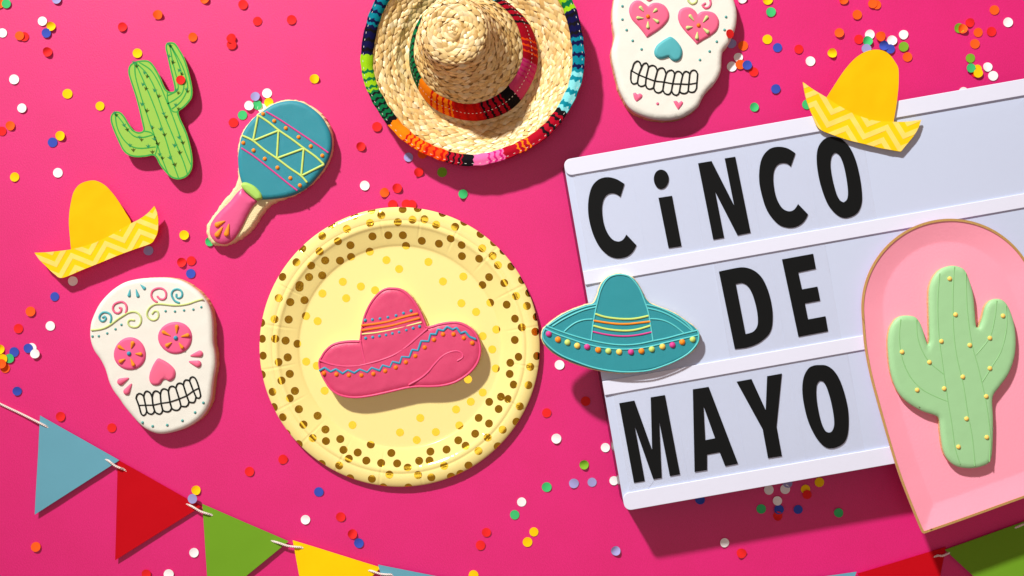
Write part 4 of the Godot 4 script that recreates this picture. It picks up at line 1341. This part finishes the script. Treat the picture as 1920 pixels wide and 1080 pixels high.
func disc(bend: float, turn: float) -> ArrayMesh:
	var pos := PackedVector3Array()
	var idx := PackedInt32Array()
	var r := 8.9
	for side in 2:
		for ring in 5:
			for k in 20:
				var p := Vector2(cos(TAU * k / 20), sin(TAU * k / 20)) * r * ring / 4.0
				var q := p.dot(Vector2(cos(turn), sin(turn))) / r
				pos.append(v3(p, 0.00022 * (1 - side) + 0.00004 + bend * q * q))
	for side in 2:
		for ring in 4:
			for k in 20:
				var a := side * 100 + ring * 20 + k
				var b := side * 100 + ring * 20 + (k + 1) % 20
				var up := Vector3.UP if side == 0 else Vector3.DOWN
				if ring > 0:
					face(pos, idx, a, b, a + 20, up)
				face(pos, idx, b, b + 20, a + 20, up)
	var m := pos.size()
	for k in 20:
		pos.append(pos[80 + k])
	for k in 20:
		pos.append(pos[180 + k])
	for k in 20:
		var l := (k + 1) % 20
		face(pos, idx, m + k, m + l, m + 20 + k, pos[m + k] * Vector3(1, 0, 1))
		face(pos, idx, m + l, m + 20 + l, m + 20 + k, pos[m + k] * Vector3(1, 0, 1))
	return finish(pos, idx)


func dot(x: float, y: float, kind: String, label: String, h := 0.0, tip := Vector3.ZERO) -> void:
	for p in piled:
		if Vector2(x, y).distance_to(Vector2(p.x, p.y)) < 16.5 and absf(p.z - h) < 0.002:
			h = maxf(h, p.z + 0.0006)
	piled.append(Vector3(x, y, h))
	var w := W(x, y, h)
	var o := MeshInstance3D.new()
	o.name = numbered(self, "confetti_dot")
	o.mesh = discs[rng.randi() % discs.size()]
	o.material_override = mats["dot_" + kind]
	add_child(o)
	var size := rng.randf_range(0.95, 1.04)
	o.scale = Vector3(size, 1.0, size * rng.randf_range(0.97, 1.03))
	o.position = w
	var loose := 3.0 if rng.randf() < 0.25 else 1.0
	o.rotation = loose * Vector3(rng.randf_range(-0.02, 0.05), 0.0, rng.randf_range(-0.03, 0.03))
	o.rotation += Vector3(tip.x, rng.randf() * TAU if tip == Vector3.ZERO else 0.0, tip.z)
	if tip == Vector3.ZERO and h == 0.0:
		o.position.y += 0.0002 * loose
	tag(o, label, "confetti", "paper confetti dots scattered over the pink surface")


var discs := []


func build_confetti() -> void:
	for b in [0.0001, 0.0003, 0.0006, 0.0011, 0.0002, 0.0004]:
		discs.append(disc(b, b * 9000.0))
	dot(0, 7, "o", "orange confetti dot touching a mint one, upper left of green paper cactus")
	dot(12, 7, "g", "mint confetti dot touching an orange one, upper left of green paper cactus")
	dot(107, -1, "l", "lilac confetti dot, upper left of green paper cactus")
	dot(80, 40, "w", "white confetti dot touching a yellow one, upper left of green paper cactus")
	dot(96.5, 50, "y", "yellow confetti dot against blue and white dots, upper left of green paper cactus")
	dot(87, 62, "b", "blue confetti dot touching a yellow one, upper left of green paper cactus")
	dot(5, 62, "w", "white confetti dot, upper left of green paper cactus")
	dot(46, 69, "r", "red confetti dot touching an orange one, upper left of green paper cactus")
	dot(37, 67, "o", "orange confetti dot touching a red one, upper left of green paper cactus")
	dot(90, 98, "r", "red confetti dot, upper left of green paper cactus")
	dot(230, 51, "r", "red confetti dot, above green paper cactus")
	dot(297, 28, "o", "orange confetti dot, above green paper cactus")
	dot(362, 70, "o", "orange confetti dot, upper right of green paper cactus, nearest it")
	dot(456, 9, "r", "red confetti dot, upper right of green paper cactus, nearest it")
	dot(435, 84, "r", "red confetti dot touching a red one, upper right of green paper cactus, nearest it")
	dot(434, 72, "r", "red confetti dot touching a red one, upper right of green paper cactus, second nearest it")
	dot(384, -2, "o", "orange confetti dot, upper right of green paper cactus, second nearest it")
	dot(258, 100, "y", "yellow confetti dot, above green paper cactus")
	dot(27, 149, "w", "white confetti dot, left of green paper cactus")
	dot(127, 176, "y", "yellow confetti dot, left of green paper cactus, second nearest it")
	dot(188, 199, "y", "yellow confetti dot, left of green paper cactus, nearest it")
	dot(42, 203, "w", "white confetti dot, upper left of lone paper sombrero, second nearest it")
	dot(20, 236, "o", "orange confetti dot touching a red one, upper left of lone paper sombrero")
	dot(4, 246, "r", "red confetti dot touching an orange one, upper left of lone paper sombrero")
	dot(114, 255, "y", "yellow confetti dot touching a blue one, left of green paper cactus")
	dot(99, 267, "b", "blue confetti dot touching a yellow one, upper left of lone paper sombrero")
	dot(109, 324, "w", "white confetti dot, upper left of lone paper sombrero, nearest it")
	dot(28, 332, "y", "yellow confetti dot, upper left of lone paper sombrero")
	dot(547, 37.5, "r", "red confetti dot, above maraca cookie")
	dot(483, 40, "r", "red confetti dot, upper right of green paper cactus, second nearest it")
	dot(492, 203, "w", "white confetti dot against mint and yellow dots, above maraca cookie")
	dot(504, 192, "y", "yellow confetti dot against white dots, above maraca cookie")
	dot(483, 197, "g", "mint confetti dot against white dots, above maraca cookie")
	dot(467, 198, "w", "white confetti dot against mint and lilac dots, upper left of maraca cookie")
	dot(479, 181, "l", "lilac confetti dot against mint and white dots, above maraca cookie")
	dot(501, 175, "w", "white confetti dot touching a yellow one, above maraca cookie")
	dot(455, 216, "g", "mint confetti dot, upper left of maraca cookie")
	dot(438, 230, "r", "red confetti dot, upper left of maraca cookie")
	dot(394, 453, "g", "mint confetti dot, lower left of maraca cookie")
	dot(590, 148, "y", "yellow confetti dot, above maraca cookie")
	dot(707, 238, "r", "red confetti dot, lower left of straw sombrero, nearest it")
	dot(677, 275, "r", "red confetti dot, lower left of straw sombrero, second nearest it")
	dot(766, 295, "l", "lilac confetti dot, lower left of straw sombrero")
	dot(792, 289, "o", "orange confetti dot, lower left of straw sombrero")
	dot(785, 323, "r", "red confetti dot, lower left of straw sombrero, third nearest it")
	dot(829, 323, "e", "leaf green confetti dot, below straw sombrero")
	dot(684, 348, "w", "white confetti dot, right of maraca cookie")
	dot(745, 353, "r", "red confetti dot, lower left of straw sombrero, fourth nearest it")
	dot(721, 361, "o", "orange confetti dot, above yellow plate")
	dot(868, 364, "g", "mint confetti dot, upper right of yellow plate")
	dot(736.5, 384, "r", "red confetti dot, above yellow plate")
	dot(762, 383, "r", "red confetti dot touching a red one, above yellow plate, second nearest it")
	dot(772, 384, "r", "red confetti dot touching a red one, above yellow plate, nearest it")
	dot(346, 441, "y", "yellow confetti dot, right of lone paper sombrero")
	dot(341, 492, "r", "red confetti dot touching a red one, above flower eyed skull, nearest it")
	dot(359, 489, "r", "red confetti dot touching a red one, above flower eyed skull, second nearest it")
	dot(358, 513, "b", "blue confetti dot, upper right of flower eyed skull")
	dot(279, 470, "l", "lilac confetti dot, right of lone paper sombrero")
	dot(137, 527, "w", "white confetti dot, lower left of lone paper sombrero")
	dot(103, 556, "b", "blue confetti dot, lower left of lone paper sombrero")
	dot(58, 584, "o", "orange confetti dot, lower left of lone paper sombrero")
	dot(35, 616, "r", "red confetti dot, lower left of lone paper sombrero")
	dot(95, 611, "w", "white confetti dot, left of flower eyed skull")
	dot(60, 652, "w", "white confetti dot against blue and white dots, left of flower eyed skull")
	dot(53, 653, "b", "blue confetti dot against white dots, above blue flag")
	dot(66, 663, "w", "white confetti dot against white and blue dots, above blue flag")
	dot(27, 660, "b", "blue confetti dot touching a mint one, upper left of blue flag")
	dot(18, 672, "g", "mint confetti dot against yellow and blue dots, upper left of blue flag")
	dot(0, 655, "y", "yellow confetti dot touching a yellow one, upper left of blue flag")
	dot(5, 673, "y", "yellow confetti dot against orange and mint dots, upper left of blue flag")
	dot(10, 690, "o", "orange confetti dot against orange and yellow dots, upper left of blue flag")
	dot(3, 682, "o", "orange confetti dot against yellow and orange dots, upper left of blue flag")
	dot(33, 733, "b", "blue confetti dot, upper left of blue flag")
	dot(114, 781, "r", "red confetti dot, above blue flag")
	dot(210, 802, "r", "red confetti dot, lower left of flower eyed skull")
	dot(468, 884, "r", "red confetti dot, above green flag")
	dot(531, 861, "r", "red confetti dot, lower left of yellow plate")
	dot(598, 922, "b", "blue confetti dot, lower left of yellow plate")
	dot(368, 919, "y", "yellow confetti dot, right of red flag")
	dot(573, 974, "w", "white confetti dot, upper left of yellow flag")
	dot(639, 969, "r", "red confetti dot, above yellow flag")
	dot(661, 1001, "r", "red confetti dot touching a blue one, upper right of yellow flag")
	dot(673, 1018, "b", "blue confetti dot touching a red one, upper right of yellow flag")
	dot(364, 1036, "w", "white confetti dot, left of green flag")
	dot(275, 1076, "r", "red confetti dot, below red flag")
	dot(317, 1076, "w", "white confetti dot, below red flag")
	dot(68, 1025, "o", "orange confetti dot, below blue flag")
	dot(1025, 774, "r", "red confetti dot, left of letter board's left edge")
	dot(1098, 752, "r", "red confetti dot, upper left of letter board's left edge")
	dot(1043, 822, "w", "white confetti dot, left of letter board's left edge")
	dot(1135, 839, "w", "white confetti dot, below letter board's left edge, nearest it")
	dot(1095, 871, "e", "leaf green confetti dot, below letter board's left edge")
	dot(1076, 906, "l", "lilac confetti dot, lower left of letter board's left edge")
	dot(1110, 904, "l", "lilac confetti dot, below letter board's left edge, nearest it")
	dot(1151, 901, "w", "white confetti dot, below letter board's left edge, second nearest it")
	dot(1025, 913, "g", "mint confetti dot, lower left of letter board's left edge")
	dot(978, 941, "w", "white confetti dot, lower right of yellow plate")
	dot(965, 965, "g", "mint confetti dot, lower right of yellow plate")
	dot(912, 998, "r", "red confetti dot, lower right of yellow plate")
	dot(901, 1022, "r", "red confetti dot, below yellow plate")
	dot(1001, 997, "y", "yellow confetti dot, lower left of letter board's left edge, nearest it")
	dot(989, 1016, "y", "yellow confetti dot, lower left of letter board's left edge, second nearest it")
	dot(1154, 1032, "l", "lilac confetti dot, below letter board's left edge, second nearest it")
	dot(888, 1078, "y", "yellow confetti dot, right of yellow flag")
	dot(1358, 1017, "w", "white confetti dot, lower left of letter board's lower edge")
	dot(1390, 1037, "r", "red confetti dot, below letter board's lower edge")
	dot(1312, 936, "b", "blue confetti dot, left of letter board's lower edge")
	dot(1476, 905, "l", "lilac confetti dot touching a white one, upper right of letter board's lower edge")
	dot(1441, 918, "w", "white confetti dot, upper right of letter board's lower edge")
	dot(1472, 917, "w", "white confetti dot touching a lilac one, right of letter board's lower edge")
	dot(1458, 967, "r", "red confetti dot touching a blue one, lower right of letter board's lower edge")
	dot(1460, 955, "b", "blue confetti dot against red and white dots, lower right of letter board's lower edge")
	dot(1457.5, 939, "w", "white confetti dot touching a blue one, right of letter board's lower edge")
	dot(1427, 954, "g", "mint confetti dot, below letter board's lower edge")
	dot(1496, 955, "b", "blue confetti dot, right of letter board's lower edge")
	dot(1510, 917, "y", "yellow confetti dot touching a red one, right of letter board's lower edge")
	dot(1513, 927, "r", "red confetti dot touching a yellow one, right of letter board's lower edge")
	dot(1536, 904, "y", "yellow confetti dot, right of letter board's lower edge")
	dot(1572, 961, "g", "mint confetti dot, right of letter board's lower edge")
	dot(1049, 684, "w", "white confetti dot, lower left of turquoise sombrero cookie")
	dot(1371, 82, "l", "lilac confetti dot, right of heart eyed skull")
	dot(1393, 86, "o", "orange confetti dot, right of heart eyed skull")
	dot(1384, 108, "w", "white confetti dot against orange and white dots, right of heart eyed skull")
	dot(1372, 125, "w", "white confetti dot against orange and white dots, lower right of heart eyed skull")
	dot(1388, 121, "o", "orange confetti dot against blue and white dots, right of heart eyed skull")
	dot(1401, 122, "b", "blue confetti dot against orange and red dots, right of heart eyed skull")
	dot(1413, 135, "r", "red confetti dot touching a blue one, right of heart eyed skull")
	dot(1454, 167, "b", "blue confetti dot, left of board paper sombrero")
	dot(1414, 201, "g", "mint confetti dot, lower right of heart eyed skull")
	dot(1438.5, 74, "y", "yellow confetti dot, right of heart eyed skull")
	dot(1457.5, 89.5, "b", "blue confetti dot, upper left of board paper sombrero")
	dot(1445, 23, "g", "mint confetti dot, right of heart eyed skull")
	dot(1391, -2, "w", "white confetti dot, upper right of heart eyed skull")
	dot(1439, 0, "y", "yellow confetti dot, upper right of heart eyed skull")
	dot(1581, 0, "o", "orange confetti dot, above board paper sombrero, third nearest it")
	dot(1643, 9, "o", "orange confetti dot touching an orange one, above board paper sombrero, nearest it")
	dot(1636, 7, "o", "orange confetti dot touching an orange one, above board paper sombrero, second nearest it")
	dot(1606.5, 28, "o", "orange confetti dot, above board paper sombrero, second nearest it")
	dot(1573, 62, "o", "orange confetti dot, above board paper sombrero, nearest it")
	dot(1610, 74, "r", "red confetti dot touching a mint one, above board paper sombrero")
	dot(1630.5, 65, "w", "white confetti dot against mint and orange dots, above board paper sombrero")
	dot(1626.5, 77, "g", "mint confetti dot against white and lilac dots, above board paper sombrero")
	dot(1650, 69, "o", "orange confetti dot against blue and white dots, above board paper sombrero")
	dot(1672, 76, "w", "white confetti dot against blue dots, upper right of board paper sombrero")
	dot(1693.5, 65.5, "w", "white confetti dot, upper right of board paper sombrero")
	dot(1657, 86, "b", "blue confetti dot against blue and white dots, above board paper sombrero")
	dot(1669, 92, "b", "blue confetti dot against blue and white dots, upper right of board paper sombrero")
	dot(1624.5, 91.5, "l", "lilac confetti dot touching a mint one, above board paper sombrero")
	dot(1693.5, 88, "e", "leaf green confetti dot touching an orange one, upper right of board paper sombrero")
	dot(1701, 107, "o", "orange confetti dot touching a leaf green one, upper right of board paper sombrero")
	dot(1497.5, 92.5, "r", "red confetti dot, upper left of board paper sombrero")
	dot(1519, 115, "w", "white confetti dot, upper left of board paper sombrero")
	dot(1560, 100, "y", "yellow confetti dot, upper left of board paper sombrero")
	dot(1864, 19, "o", "orange confetti dot, upper right of letter board's top edge, third nearest it")
	dot(1889.5, 42, "w", "white confetti dot, upper right of letter board's top edge")
	dot(1818, 43, "r", "red confetti dot touching an orange one, above letter board's top edge")
	dot(1798, 53, "e", "leaf green confetti dot touching an orange one, above letter board's top edge")
	dot(1804.5, 54, "o", "orange confetti dot against leaf green and red dots, above letter board's top edge")
	dot(1833.5, 61, "o", "orange confetti dot, upper right of letter board's top edge, second nearest it")
	dot(1858.5, 59.5, "r", "red confetti dot, upper right of letter board's top edge")
	dot(1827.5, 82.5, "o", "orange confetti dot, upper right of letter board's top edge, nearest it")
	dot(1819, 109.5, "e", "leaf green confetti dot touching a mint one, upper right of letter board's top edge")
	dot(1829, 137, "r", "red confetti dot against yellow dots, upper right of letter board's top edge")
	dot(1832, 130, "y", "yellow confetti dot against yellow and red dots, upper right of letter board's top edge")
	dot(1834, 137, "y", "yellow confetti dot against red and yellow dots, upper right of letter board's top edge")
	dot(1820.5, 127.5, "g", "mint confetti dot against yellow and red dots, upper right of letter board's top edge")
	dot(1851, 126, "w", "white confetti dot against yellow and white dots, upper right of letter board's top edge")
	dot(1861.5, 142.5, "w", "white confetti dot touching a white one, right of letter board's top edge")
	dot(1513, 196, "g", "mint confetti dot, left of board paper sombrero")
	dot(1806, 172, "w", "white confetti dot, right of letter board's top edge")
	dot(339, 150, "r", "red confetti dot lying on the raised arm of the green paper cactus", 0.0074, Vector3(0.01, 0, 0.01))
	dot(1368, 63.5, "r", "red confetti dot tilted over the edge of the heart eyed skull cookie", 0.0108, Vector3(0.05, 0, -0.45))
	dot(361, 935, "l", "lilac confetti dot resting on the corner of the first red flag", 0.0036, Vector3(0.01, 0, 0.01))
